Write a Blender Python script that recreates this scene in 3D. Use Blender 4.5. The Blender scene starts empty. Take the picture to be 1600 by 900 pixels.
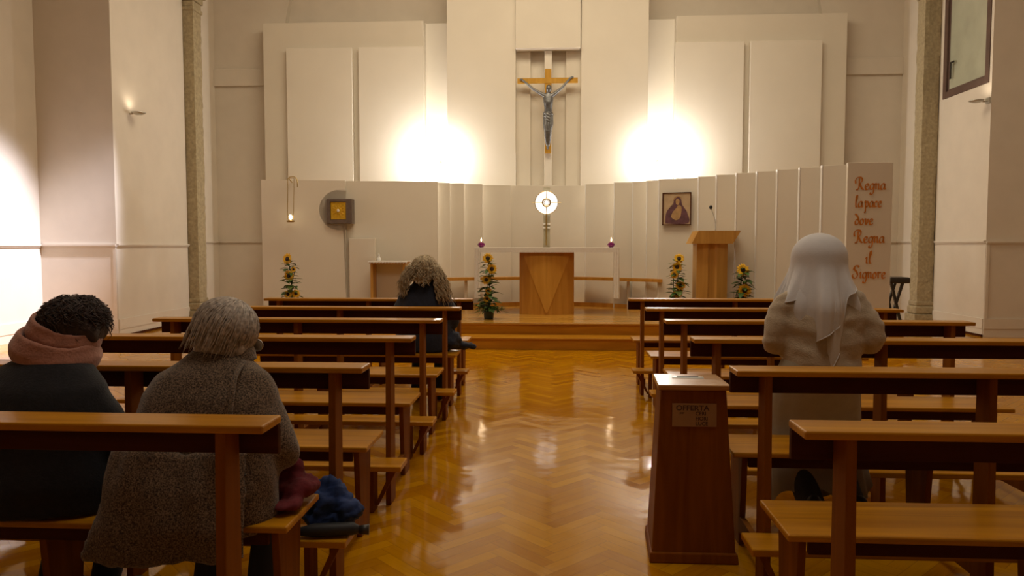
import bpy, bmesh, math, random
from mathutils import Vector, Matrix, noise
random.seed(7)
sc = bpy.context.scene
COL = sc.collection
PI = math.pi
R = math.radians

# ---------------------------------------------------------------- camera
FPX = 1155.0
cam_d = bpy.data.cameras.new('camera')
cam_d.sensor_width = 36; cam_d.lens = 36 * FPX / 1600
cam = bpy.data.objects.new('camera', cam_d); COL.objects.link(cam)
cam.location = (0, 0, 1.34)
YAW = math.atan(68 / FPX); PITCH = math.atan(65 / math.hypot(FPX, 68))
cam.rotation_euler = (PI / 2 - PITCH, 0, YAW)
cam_d.clip_start = 0.05
sc.camera = cam
# ---------------------------------------------------------------- view + world
sc.view_settings.view_transform = 'Standard'
sc.view_settings.look = 'None'
sc.view_settings.gamma = 1
sc.view_settings.use_curve_mapping = False
sc.view_settings.exposure = 0.0
w = bpy.data.worlds.new('world'); sc.world = w; w.use_nodes = True
w.node_tree.nodes['Background'].inputs[0].default_value = (1.0, 0.86, 0.7, 1)
w.node_tree.nodes['Background'].inputs[1].default_value = 0.03
sc.cycles.max_bounces = 7
sc.cycles.diffuse_bounces = 4
sc.cycles.sample_clamp_indirect = 4

def light(kind, name, loc, energy, color, size=None, size_y=None, aim=None, radius=None, spot=None, blend=.6, spread=None):
    d = bpy.data.lights.new(name, kind); d.energy = energy; d.color = color
    if size: d.size = size
    if size_y: d.shape = 'RECTANGLE'; d.size_y = size_y
    if radius is not None: d.shadow_soft_size = radius
    if spot: d.spot_size = R(spot); d.spot_blend = blend
    if spread: d.spread = R(spread)
    o = bpy.data.objects.new(name, d); COL.objects.link(o); o.location = loc
    if aim is not None:
        o.rotation_euler = (Vector(aim) - Vector(loc)).to_track_quat('-Z', 'Y').to_euler()
    return o
WARM = (1.0, 0.85, 0.60)
# unseen fills added over sanctuary and nave; cool left-wall light from an unseen spot
light('AREA', 'sanctuary_fill_light', (-.1, 9.6, 7.3), 250, WARM, 6, 2.0, aim=(-.1, 11.0, 1.5))
light('AREA', 'nave_fill_light', (.3, 2.6, 7.2), 95, (1, .90, .74), 3, 3, aim=(.3, 4.2, 0))
light('SPOT', 'side_aisle_light', (-2.6, 9.3, 6.9), 6200, (0.88, 0.86, 1.0), radius=.15, spot=25, blend=.7, aim=(-7.55, 9.35, .9))

# ---------------------------------------------------------------- materials
def new_mat(name):
    m = bpy.data.materials.new(name); m.use_nodes = True
    nt = m.node_tree; b = nt.nodes['Principled BSDF']
    return m, nt, b
def N(nt, t, **kw):
    n = nt.nodes.new(t)
    for k, v in kw.items(): setattr(n, k, v)
    return n
def plain(name, col, rough=.6, metal=0, var=.08, scale=8, bump=0, bscale=60, spec=.5, sheen=0, emit=None, es=1, alpha=None, trans=0):
    m, nt, b = new_mat(name)
    tc = N(nt, 'ShaderNodeTexCoord'); no = N(nt, 'ShaderNodeTexNoise')
    no.inputs['Scale'].default_value = scale; no.inputs['Detail'].default_value = 5
    nt.links.new(tc.outputs['Object'], no.inputs['Vector'])
    cr = N(nt, 'ShaderNodeValToRGB')
    cr.color_ramp.elements[0].position = .3; cr.color_ramp.elements[1].position = .7
    cr.color_ramp.elements[0].color = (*[max(0, c * (1 - var)) for c in col], 1)
    cr.color_ramp.elements[1].color = (*[min(1, c * (1 + var)) for c in col], 1)
    nt.links.new(no.outputs['Fac'], cr.inputs[0]); nt.links.new(cr.outputs[0], b.inputs['Base Color'])
    b.inputs['Roughness'].default_value = rough; b.inputs['Metallic'].default_value = metal
    b.inputs['Specular IOR Level'].default_value = spec
    if sheen: b.inputs['Sheen Weight'].default_value = sheen
    if trans: b.inputs['Transmission Weight'].default_value = trans
    if bump:
        n2 = N(nt, 'ShaderNodeTexNoise'); n2.inputs['Scale'].default_value = bscale; n2.inputs['Detail'].default_value = 4
        nt.links.new(tc.outputs['Object'], n2.inputs['Vector'])
        bp = N(nt, 'ShaderNodeBump'); bp.inputs['Strength'].default_value = bump; bp.inputs['Distance'].default_value = .01
        nt.links.new(n2.outputs['Fac'], bp.inputs['Height']); nt.links.new(bp.outputs[0], b.inputs['Normal'])
    if emit:
        b.inputs['Emission Color'].default_value = (*emit, 1); b.inputs['Emission Strength'].default_value = es
    return m
def wood(name, c0, c1, rough=.3, axis='X', gscale=22, coat=.0, bump=.05, spec=.22):
    m, nt, b = new_mat(name)
    tc = N(nt, 'ShaderNodeTexCoord'); mp = N(nt, 'ShaderNodeMapping')
    s = {'X': (.07, 1, 1), 'Y': (1, .07, 1), 'Z': (1, 1, .07)}[axis]
    mp.inputs['Scale'].default_value = s
    nt.links.new(tc.outputs['Object'], mp.inputs['Vector'])
    no = N(nt, 'ShaderNodeTexNoise'); no.inputs['Scale'].default_value = gscale; no.inputs['Detail'].default_value = 6
    no.inputs['Distortion'].default_value = .6
    nt.links.new(mp.outputs[0], no.inputs['Vector'])
    cr = N(nt, 'ShaderNodeValToRGB')
    cr.color_ramp.elements[0].position = .32; cr.color_ramp.elements[1].position = .68
    cr.color_ramp.elements[0].color = (*c0, 1); cr.color_ramp.elements[1].color = (*c1, 1)
    nt.links.new(no.outputs['Fac'], cr.inputs[0]); nt.links.new(cr.outputs[0], b.inputs['Base Color'])
    b.inputs['Roughness'].default_value = rough; b.inputs['Specular IOR Level'].default_value = spec
    b.inputs['Coat Weight'].default_value = coat; b.inputs['Coat Roughness'].default_value = .15
    bp = N(nt, 'ShaderNodeBump'); bp.inputs['Strength'].default_value = bump; bp.inputs['Distance'].default_value = .004
    nt.links.new(no.outputs['Fac'], bp.inputs['Height']); nt.links.new(bp.outputs[0], b.inputs['Normal'])
    return m

def parquet():
    m, nt, b = new_mat('herringbone_parquet')
    L = nt.links
    def mth(op, a, bb=None, c=None):
        n = N(nt, 'ShaderNodeMath', operation=op)
        for i, v in enumerate((a, bb, c)):
            if v is None: continue
            if isinstance(v, (int, float)): n.inputs[i].default_value = v
            else: L.new(v, n.inputs[i])
        return n.outputs[0]
    tc = N(nt, 'ShaderNodeTexCoord'); sp = N(nt, 'ShaderNodeSeparateXYZ'); L.new(tc.outputs['Object'], sp.inputs[0])
    W = .068; n = 5
    k = 1 / (W * math.sqrt(2))
    u = mth('MULTIPLY', mth('ADD', sp.outputs[0], sp.outputs[1]), k)
    v = mth('MULTIPLY', mth('SUBTRACT', sp.outputs[1], sp.outputs[0]), k)
    i = mth('FLOOR', u); j = mth('FLOOR', v)
    fu = mth('SUBTRACT', u, i); fv = mth('SUBTRACT', v, j)
    md = mth('FLOORED_MODULO', mth('SUBTRACT', i, j), 2 * n)
    hor = mth('LESS_THAN', md, n - .5)
    idu = mth('SUBTRACT', i, mth('MULTIPLY', hor, md))
    vm = mth('SUBTRACT', md, n)
    nh = mth('SUBTRACT', 1, hor)
    idv = mth('ADD', j, mth('MULTIPLY', nh, vm))
    cb = N(nt, 'ShaderNodeCombineXYZ'); L.new(idu, cb.inputs[0]); L.new(idv, cb.inputs[1]); L.new(hor, cb.inputs[2])
    wn = N(nt, 'ShaderNodeTexWhiteNoise'); L.new(cb.outputs[0], wn.inputs[0])
    # along / across plank
    across = mth('ADD', mth('MULTIPLY', hor, fv), mth('MULTIPLY', nh, fu))
    al_h = mth('ADD', md, fu)
    al_v = mth('ADD', mth('SUBTRACT', n - 1, vm), fv)
    along = mth('ADD', mth('MULTIPLY', hor, al_h), mth('MULTIPLY', nh, al_v))
    cb2 = N(nt, 'ShaderNodeCombineXYZ'); L.new(mth('MULTIPLY', along, .25), cb2.inputs[0]); L.new(mth('MULTIPLY', across, 3.0), cb2.inputs[1])
    L.new(mth('MULTIPLY', wn.outputs[0], 50), cb2.inputs[2])
    gn = N(nt, 'ShaderNodeTexNoise'); gn.inputs['Scale'].default_value = 2.2; gn.inputs['Detail'].default_value = 4
    L.new(cb2.outputs[0], gn.inputs['Vector'])
    t = mth('ADD', mth('MULTIPLY', wn.outputs[0], .55), mth('MULTIPLY', gn.outputs['Fac'], .45))
    cr = N(nt, 'ShaderNodeValToRGB')
    cr.color_ramp.elements[0].position = .15; cr.color_ramp.elements[1].position = .9
    cr.color_ramp.elements[0].color = (.42, .155, .001, 1); cr.color_ramp.elements[1].color = (.66, .31, .003, 1)
    L.new(t, cr.inputs[0])
    # joints
    e = mth('MINIMUM', mth('MINIMUM', across, mth('SUBTRACT', 1, across)), mth('MINIMUM', along, mth('SUBTRACT', n, along)))
    jm = mth('LESS_THAN', e, .018)
    mx = N(nt, 'ShaderNodeMix', data_type='RGBA'); L.new(mth('MULTIPLY', jm, .5), mx.inputs[0])
    L.new(cr.outputs[0], mx.inputs[6]); mx.inputs[7].default_value = (.16, .06, .01, 1)
    L.new(mx.outputs[2], b.inputs['Base Color'])
    b.inputs['Roughness'].default_value = .30
    b.inputs['Specular IOR Level'].default_value = .0; b.inputs['Coat Weight'].default_value = 1; b.inputs['Coat Roughness'].default_value = .10; b.inputs['Coat IOR'].default_value = 1.47
    # each plank tilted a hair, plus slow swell
    n3 = N(nt, 'ShaderNodeTexNoise'); n3.inputs['Scale'].default_value = 3.5; L.new(tc.outputs['Object'], n3.inputs['Vector'])
    h = mth('ADD', mth('MULTIPLY', mth('MULTIPLY', across, mth('SUBTRACT', wn.outputs[0], .5)), .0012), mth('MULTIPLY', n3.outputs['Fac'], .0035))
    bp = N(nt, 'ShaderNodeBump'); bp.inputs['Strength'].default_value = 1; bp.inputs['Distance'].default_value = 1
    L.new(h, bp.inputs['Height']); L.new(bp.outputs[0], b.inputs['Normal'])
    L.new(bp.outputs[0], b.inputs['Coat Normal'])
    return m

M = {}
M['plaster'] = plain('cream_plaster', (.70, .63, .535), .85, var=.03, scale=3, bump=.06, bscale=90)
M['panel'] = plain('ivory_panel', (.73, .67, .57), .75, var=.02, scale=2, bump=.02, bscale=60)
M['fabricpanel'] = plain('pale_wall_cladding', (.76, .70, .60), .8, var=.02, scale=2, bump=.03, bscale=120)
M['greypole'] = plain('dull_green_grey_paint', (.50, .45, .32), .6, var=.04)
M['stone'] = plain('porous_stone', (.38, .31, .19), .9, var=.2, scale=22, bump=.45, bscale=45)
M['parquet'] = parquet()
M['stepwood'] = wood('step_wood', (.42, .17, .008), (.60, .28, .02), .3, 'X', 14, .1)
M['platwood'] = wood('platform_wood', (.46, .22, .03), (.64, .34, .06), .22, 'X', 9, .3)
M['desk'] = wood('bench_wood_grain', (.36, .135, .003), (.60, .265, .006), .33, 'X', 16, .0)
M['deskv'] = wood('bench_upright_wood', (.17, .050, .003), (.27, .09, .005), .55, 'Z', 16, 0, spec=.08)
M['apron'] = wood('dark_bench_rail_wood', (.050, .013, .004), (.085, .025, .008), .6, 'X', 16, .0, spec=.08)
M['altarwood'] = wood('altar_oak', (.46, .20, .025), (.58, .28, .045), .42, 'Z', 12, 0)
M['altarwood2'] = wood('altar_inlay_oak', (.56, .27, .04), (.66, .34, .06), .42, 'Z', 12, 0)
M['lectwood'] = wood('lectern_oak', (.46, .23, .05), (.60, .33, .08), .38, 'Z', 12, 0)
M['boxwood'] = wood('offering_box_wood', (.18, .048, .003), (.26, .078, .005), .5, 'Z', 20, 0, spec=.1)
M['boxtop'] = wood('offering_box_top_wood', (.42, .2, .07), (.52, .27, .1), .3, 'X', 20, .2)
M['crosswood'] = wood('cross_wood', (.50, .26, .03), (.62, .34, .05), .5, 'Z', 14)
M['bronze'] = plain('grey_bronze', (.17, .17, .17), .42, .75, var=.3, scale=25, bump=.3, bscale=50)
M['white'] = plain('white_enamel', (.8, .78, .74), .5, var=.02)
M['linen'] = plain('white_linen', (.82, .79, .74), .85, var=.04, scale=30, bump=.1, bscale=200)
M['steel'] = plain('brushed_steel', (.55, .54, .5), .35, .8, var=.1)
M['dark'] = plain('dark_metal', (.05, .045, .04), .45, .5)
M['black'] = plain('black_plastic', (.012, .012, .012), .5)
M['winframe'] = plain('brown_window_frame', (.11, .065, .05), .5, var=.1)
M['winglass'] = plain('greenish_frosted_glass', (.42, .43, .33), .2, var=.12, scale=2)
M['gold'] = plain('gilded_door', (.75, .46, .03), .35, .35, var=.15, scale=30, bump=.2)
M['tabframe'] = plain('grey_enamel_frame', (.17, .13, .11), .45, .3, var=.12, scale=20)
M['purple'] = plain('purple_glass', (.16, .01, .10), .15, var=.2, scale=40)
M['flame'] = plain('candle_flame', (1, .8, .5), .5, emit=(1, .78, .45), es=7)
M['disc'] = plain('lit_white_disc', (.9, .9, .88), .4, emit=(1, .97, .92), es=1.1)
M['bulb'] = plain('lamp_bulb', (1, 1, 1), .5, emit=(1, .94, .86), es=850)
M['brass'] = plain('aged_brass', (.45, .32, .12), .35, .8, var=.15)
M['leaf'] = plain('sunflower_leaf', (.05, .11, .02), .5, var=.5, scale=30)
M['leaf2'] = plain('light_green_leaf', (.12, .17, .035), .5, var=.4, scale=30)
M['petal'] = plain('sunflower_petal', (.85, .48, .01), .6, var=.15, scale=40)
M['seed'] = plain('sunflower_disc', (.035, .016, .006), .8, var=.4, scale=80, bump=.5)
M['pot'] = plain('dark_green_pot', (.025, .035, .02), .4)
M['skin'] = plain('skin', (.52, .30, .2), .55, var=.06, scale=30)
M['shoe'] = plain('black_shoe_leather', (.015, .013, .013), .45, var=.2)
M['stocking'] = plain('dark_stocking', (.03, .027, .03), .8)
M['veil'] = plain('white_veil_cotton', (.72, .71, .72), .9, var=.03, scale=20, bump=.08, bscale=160, sheen=.2)
M['cardigan'] = plain('cream_knit', (.50, .40, .28), .95, var=.08, scale=60, bump=.35, bscale=150, sheen=.3)
M['skirt'] = plain('pale_beige_skirt', (.40, .35, .26), .9, var=.05, scale=20, bump=.1, bscale=120)
M['navy'] = plain('navy_coat_cloth', (.014, .018, .035), .85, var=.25, scale=40, bump=.2, bscale=120, sheen=.1)
M['blackcoat'] = plain('black_wool', (.010, .010, .014), .95, var=.25, scale=60, bump=.3, bscale=150, sheen=.1)
M['scarf'] = plain('dusty_pink_scarf', (.46, .21, .15), .95, var=.12, scale=40, bump=.3, bscale=120, sheen=.3)
M['brownhair'] = plain('dark_brown_hair', (.05, .03, .026), .6, var=.3, scale=60)
M['greyhair'] = plain('grey_hair', (.42, .36, .31), .55, var=.45, scale=70)
M['blondhair'] = plain('ash_blonde_hair', (.50, .39, .24), .6, var=.35, scale=70)
M['paint'] = plain('orange_brown_lettering', (.56, .19, .015), .6, var=.15, scale=20)
M['iconbg'] = plain('icon_parchment_ground', (.50, .36, .22), .5, var=.12, scale=10)
M['iconrobe'] = plain('icon_purple_robe', (.13, .055, .07), .5, var=.3, scale=14)
M['icongold'] = plain('icon_ochre', (.44, .27, .12), .5, var=.2, scale=14)
M['plate'] = plain('brass_plate', (.36, .2, .09), .4, .4, var=.1)
M['ink'] = plain('dark_brown_engraving', (.06, .025, .015), .6)
M['burgundy'] = plain('burgundy_wool', (.13, .012, .018), .95, var=.2, scale=40, bump=.3)
M['blue'] = plain('royal_blue_cloth', (.012, .035, .14), .8, var=.3, scale=20, bump=.2)
M['charcoal'] = plain('charcoal_nylon', (.02, .02, .022), .6, var=.2)
M['beigefloor'] = plain('wax', (.8, .75, .65), .5)
def tweed():
    m, nt, b = new_mat('brown_tweed')
    tc = N(nt, 'ShaderNodeTexCoord')
    n1 = N(nt, 'ShaderNodeTexNoise'); n1.inputs['Scale'].default_value = 210; n1.inputs['Detail'].default_value = 3
    n2 = N(nt, 'ShaderNodeTexNoise'); n2.inputs['Scale'].default_value = 9
    for n_ in (n1, n2): nt.links.new(tc.outputs['Object'], n_.inputs['Vector'])
    cr = N(nt, 'ShaderNodeValToRGB'); e = cr.color_ramp.elements
    e[0].position = .38; e[0].color = (.030, .019, .013, 1); e[1].position = .66; e[1].color = (.26, .175, .11, 1)
    nt.links.new(n1.outputs['Fac'], cr.inputs[0]); nt.links.new(cr.outputs[0], b.inputs['Base Color'])
    b.inputs['Roughness'].default_value = .95; b.inputs['Sheen Weight'].default_value = .25
    bp = N(nt, 'ShaderNodeBump'); bp.inputs['Strength'].default_value = .5; bp.inputs['Distance'].default_value = .006
    nt.links.new(n1.outputs['Fac'], bp.inputs['Height']); nt.links.new(bp.outputs[0], b.inputs['Normal'])
    return m
M['tweed'] = tweed()

# ---------------------------------------------------------------- mesh helpers
def BM(): return bmesh.new()
def box(bm, x0, x1, y0, y1, z0, z1, bev=0, mat=None):
    vs = [bm.verts.new((x, y, z)) for x in (x0, x1) for y in (y0, y1) for z in (z0, z1)]
    idx = [(0, 1, 3, 2), (4, 6, 7, 5), (0, 4, 5, 1), (2, 3, 7, 6), (0, 2, 6, 4), (1, 5, 7, 3)]
    fs = [bm.faces.new([vs[i] for i in f]) for f in idx]
    if bev:
        es = list({e for f in fs for e in f.edges})
        r = bmesh.ops.bevel(bm, geom=es, offset=bev, segments=2, affect='EDGES', profile=.5)
    return vs
def hexa(bm, b4, t4, bev=0):
    vb = [bm.verts.new(p) for p in b4]; vt = [bm.verts.new(p) for p in t4]
    fs = [bm.faces.new(vb[::-1]), bm.faces.new(vt)]
    for i in range(4):
        j = (i + 1) % 4; fs.append(bm.faces.new([vb[i], vb[j], vt[j], vt[i]]))
    if bev:
        es = list({e for f in fs for e in f.edges})
        bmesh.ops.bevel(bm, geom=es, offset=bev, segments=2, affect='EDGES', profile=.5)
def prism_y(bm, pts, y0, y1):
    """polygon in XZ, extruded along Y"""
    a = [bm.verts.new((x, y0, z)) for x, z in pts]; b = [bm.verts.new((x, y1, z)) for x, z in pts]
    n = len(pts)
    bm.faces.new(a); bm.faces.new(b[::-1])
    for i in range(n): bm.faces.new([a[i], b[i], b[(i + 1) % n], a[(i + 1) % n]])
def prism_z(bm, pts, z0, z1):
    a = [bm.verts.new((x, y, z0)) for x, y in pts]; b = [bm.verts.new((x, y, z1)) for x, y in pts]
    n = len(pts)
    bm.faces.new(a[::-1]); bm.faces.new(b)
    for i in range(n): bm.faces.new([a[i], a[(i + 1) % n], b[(i + 1) % n], b[i]])
def frame_of(d):
    d = Vector(d).normalized()
    a = Vector((0, 0, 1)) if abs(d.z) < .9 else Vector((1, 0, 0))
    u = d.cross(a).normalized(); return u, d.cross(u).normalized()
def tube(bm, pts, radii, seg=8, cap=True):
    pts = [Vector(p) for p in pts]
    if not isinstance(radii, (list, tuple)): radii = [radii] * len(pts)
    rings = []; u = None
    for i, p in enumerate(pts):
        d = (pts[min(i + 1, len(pts) - 1)] - pts[max(i - 1, 0)])
        if d.length < 1e-9: d = Vector((0, 0, 1))
        d.normalize()
        if u is None: u, _ = frame_of(d)
        u = (u - d * u.dot(d)); u.normalize(); v = d.cross(u)
        rings.append([bm.verts.new(p + (u * math.cos(2 * PI * k / seg) + v * math.sin(2 * PI * k / seg)) * radii[i]) for k in range(seg)])
    for a, b in zip(rings, rings[1:]):
        for k in range(seg): bm.faces.new([a[k], a[(k + 1) % seg], b[(k + 1) % seg], b[k]])
    if cap: bm.faces.new(rings[0][::-1]); bm.faces.new(rings[-1])
def lathe(bm, prof, c=(0, 0, 0), seg=20, axis='Z'):
    rings = []
    for r, h in prof:
        ring = []
        for k in range(seg):
            a = 2 * PI * k / seg
            p = (r * math.cos(a), r * math.sin(a), h) if axis == 'Z' else (r * math.cos(a), h, r * math.sin(a))
            ring.append(bm.verts.new((p[0] + c[0], p[1] + c[1], p[2] + c[2])))
        rings.append(ring)
    for a, b in zip(rings, rings[1:]):
        for k in range(seg): bm.faces.new([a[k], a[(k + 1) % seg], b[(k + 1) % seg], b[k]])
    bm.faces.new(rings[0][::-1]); bm.faces.new(rings[-1])
def ell(bm, c, r, rot=None, seg=16):
    m = Matrix.Translation(c)
    if rot: m = m @ Matrix.Rotation(rot[1], 4, rot[0])
    m = m @ Matrix.Diagonal((*r, 1))
    bmesh.ops.create_uvsphere(bm, u_segments=seg, v_segments=seg // 2 + 2, radius=1, matrix=m)
def loft(bm, rings, cap=True):
    """rings: list of (cx,cy,cz,rx,ry[,tilt about x])"""
    seg = 28; out = []
    for r in rings:
        cx, cy, cz, rx, ry = r[:5]; t = r[5] if len(r) > 5 else 0
        out.append([bm.verts.new((cx + rx * math.cos(a), cy + ry * math.sin(a) * math.cos(t), cz + ry * math.sin(a) * math.sin(t)))
                    for a in [2 * PI * k / seg for k in range(seg)]])
    for a, b in zip(out, out[1:]):
        for k in range(seg): bm.faces.new([a[k], a[(k + 1) % seg], b[(k + 1) % seg], b[k]])
    if cap: bm.faces.new(out[0][::-1]); bm.faces.new(out[-1])
def root_of(o):
    while o.parent: o = o.parent
    return o
def obj(name, bm, mat, parent=None, smooth=False, world=True, kind=None, mats=None):
    bmesh.ops.recalc_face_normals(bm, faces=bm.faces[:])
    me = bpy.data.meshes.new(name)
    if parent is not None and world:
        off = root_of(parent).location
        bmesh.ops.translate(bm, verts=bm.verts[:], vec=-off)
    bm.to_mesh(me); bm.free()
    o = bpy.data.objects.new(name, me); COL.objects.link(o)
    for mm in (mats or [mat]): me.materials.append(mm)
    if smooth:
        me.polygons.foreach_set('use_smooth', [True] * len(me.polygons))
    if parent is not None: o.parent = parent
    if kind: o['kind'] = kind
    return o
def origin_to(o, p):
    """move a mesh object's origin to p without moving its geometry"""
    p = Vector(p); o.data.transform(Matrix.Translation(-(p - o.location))); o.location = p
    return o
def tag(o, label, cat, group=None):
    o['label'] = label; o['category'] = cat
    if group: o['group'] = group
    return o
def thing(name, label, cat, loc, group=None):
    o = bpy.data.objects.new(name, None); COL.objects.link(o); o.location = loc
    o.empty_display_size = .1
    return tag(o, label, cat, group)
def struct(name, bm, mat, smooth=False):
    return obj(name, bm, mat, None, smooth, kind='structure')
def voxel(bm, size, smooth=6, fold=None):
    """fuse overlapping volumes into one continuous skin, return new bmesh"""
    bmesh.ops.recalc_face_normals(bm, faces=bm.faces[:])
    me = bpy.data.meshes.new('tmp'); bm.to_mesh(me); bm.free()
    o = bpy.data.objects.new('tmp', me); COL.objects.link(o)
    rm = o.modifiers.new('r', 'REMESH'); rm.mode = 'VOXEL'; rm.voxel_size = size
    sm = o.modifiers.new('s', 'SMOOTH'); sm.factor = .6; sm.iterations = smooth
    dg = bpy.context.evaluated_depsgraph_get(); dg.update()
    ev = bpy.data.meshes.new_from_object(o.evaluated_get(dg))
    nb = bmesh.new(); nb.from_mesh(ev)
    bpy.data.objects.remove(o); bpy.data.meshes.remove(me); bpy.data.meshes.remove(ev)
    nb.normal_update()
    if fold:
        mv = []
        for v in nb.verts: mv.append(v.normal * fold(v.co))
        for v, d in zip(nb.verts, mv): v.co += d
    return nb
def cr_path(pts, n=6):
    """Catmull-Rom through points"""
    P = [Vector(p) for p in pts]; P = [P[0]] + P + [P[-1]]; out = []
    for i in range(1, len(P) - 2):
        for k in range(n):
            t = k / n; a, b, c, d = P[i - 1], P[i], P[i + 1], P[i + 2]
            out.append(.5 * ((2 * b) + (c - a) * t + (2 * a - 5 * b + 4 * c - d) * t * t + (3 * b - a - 3 * c + d) * t ** 3))
    out.append(P[-2]); return out
def dup(root):
    r = root.copy(); COL.objects.link(r)
    for ch in list(root.children):
        c = ch.copy(); COL.objects.link(c); c.parent = r
        for g in list(ch.children):
            d = g.copy(); COL.objects.link(d); d.parent = c
    return r

# ================================================================= SETTING
b = BM(); box(b, -9.5, 9.5, -5.0, 14.6, -.12, 0); struct('floor', b, M['parquet'])
b = BM(); box(b, -9.5, 9.5, -5.0, 14.6, 7.6, 7.7); struct('ceiling', b, M['plaster'])
b = BM(); box(b, -9.5, 9.5, -5.1, -5.0, 0, 7.6); struct('wall_rear', b, M['plaster'])

# left wall: near pier face, aisle face of the pier, then the set-back bay
b = BM()
prism_z(b, [(-7.9, -5), (-7.55, -5), (-7.55, 10.45), (-6.40, 10.45), (-6.50, 12.75), (-6.62, 12.75), (-6.62, 14.6), (-7.9, 14.6)], 0, 7.6)
struct('wall_left', b, M['plaster'])
# right wall with the real opening for the window
b = BM()
wy0, wy1, wz = 11.36, 12.66, 3.74
prism_z(b, [(7.9, -5), (7.55, -5), (7.55, 11.30), (6.33, 11.30), (6.33, wy0), (6.62, wy0), (7.9, wy0)], 0, 7.6)
prism_z(b, [(6.62, wy0), (6.33, wy0), (6.33, wy1), (6.62, wy1)], 0, wz)
prism_z(b, [(6.62, wy0), (6.33, wy0), (6.33, wy1), (6.62, wy1)], 6.1, 7.6)
prism_z(b, [(6.62, wy1), (6.33, wy1), (6.33, 12.78), (6.36, 12.78), (6.36, 14.6), (6.62, 14.6)], 0, 7.6)
struct('wall_right', b, M['plaster'])
# back wall with its great blind arch
b = BM()
CX, CZ, RR = -.155, 4.9, 5.1
Xl, Xr = -6.62, 6.36
arch = [(CX + RR * math.cos(a), CZ + RR * math.sin(a)) for a in [PI - (PI) * k / 40 for k in range(41)]]
arch = [p for p in arch if p[1] <= 7.6]
la = [p for p in arch if p[0] < CX]; ra = [p for p in arch if p[0] > CX]
prism_y(b, [(Xl, 0), (la[0][0], 0)] + la + [(la[-1][0], 7.6), (Xl, 7.6)], 14.2, 14.35)
prism_y(b, [(ra[-1][0], 0), (Xr, 0), (Xr, 7.6), (ra[0][0], 7.6)] + ra[:-1] + [ra[-1]], 14.2, 14.35)
box(b, Xl, Xr, 14.35, 14.6, 0, 7.6)
bmesh.ops.remove_doubles(b, verts=b.verts[:], dist=1e-5)
struct('wall_back', b, M['plaster'])
for n_, (x0, x1, z0, z1) in enumerate([(-6.62, -5.53, 4.44, 4.76), (5.24, 6.36, 4.50, 4.80)]):
    b = BM(); box(b, x0, x1, 14.15, 14.2, z0, z1, .006); struct('trim_%d' % (n_ + 1), b, M['plaster'])

# chair rails and tall skirtings that wrap the walls
def rail(name, path, z, h=.045, d=.035):
    b = BM()
    for (x0, y0), (x1, y1) in zip(path, path[1:]):
        v = Vector((x1 - x0, y1 - y0, 0)); n = Vector((v.y, -v.x, 0)).normalized()
        p = [Vector((x0, y0, 0)), Vector((x1, y1, 0))]
        for zz0, zz1, dd in ((z, z + h * .45, d * .6), (z + h * .45, z + h, d)):
            q = [(p[0]), (p[1]), (p[1] + n * dd), (p[0] + n * dd)]
            hexa(b, [(a.x, a.y, zz0) for a in q], [(a.x, a.y, zz1) for a in q])
    return struct(name, b, M['plaster'])
rail('trim_3', [(-7.55, 2.0), (-7.55, 10.45), (-6.40, 10.45)], 1.33)
rail('trim_4', [(-6.40, 10.45), (-6.50, 12.75)], 1.335)
rail('trim_5', [(-6.62, 13.05), (-6.62, 14.2), (-5.53, 14.2)], 1.40)
rail('trim_6', [(6.33, 11.30), (7.55, 11.30), (7.55, 2.0)], 1.375)
rail('trim_7', [(6.33, 12.75), (6.33, 11.30)], 1.385)
rail('trim_8', [(5.24, 14.2), (6.36, 14.2), (6.36, 13.05)], 1.40)
rail('baseboard_left', [(-7.55, 2.0), (-7.55, 10.45), (-6.40, 10.45), (-6.50, 12.75)], 0, .27, .02)
rail('baseboard_right', [(6.33, 12.75), (6.33, 11.30), (7.55, 11.30), (7.55, 2.0)], 0, .27, .02)
def dark_skirt(name, path):
    b = BM()
    for (x0, y0), (x1, y1) in zip(path, path[1:]):
        v = Vector((x1 - x0, y1 - y0, 0)); n = Vector((v.y, -v.x, 0)).normalized() * .03
        q = [Vector((x0, y0, 0)), Vector((x1, y1, 0)), Vector((x1, y1, 0)) + n, Vector((x0, y0, 0)) + n]
        hexa(b, [(a.x, a.y, .0) for a in q], [(a.x, a.y, .035) for a in q])
    struct(name, b, M['apron'])
dark_skirt('trim_9', [(-6.40, 10.45), (-6.50, 12.75)])
dark_skirt('trim_10', [(6.33, 12.75), (6.33, 11.30)])
# framed dado below the rail on the near left pier
b = BM()
box(b, -6.45, -6.405, 10.435, 10.45, .27, 1.325, .004); struct('trim_11', b, M['plaster'])
b = BM(); box(b, 6.335, 6.38, 11.285, 11.30, .27, 1.37, .004); struct('trim_12', b, M['plaster'])

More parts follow.
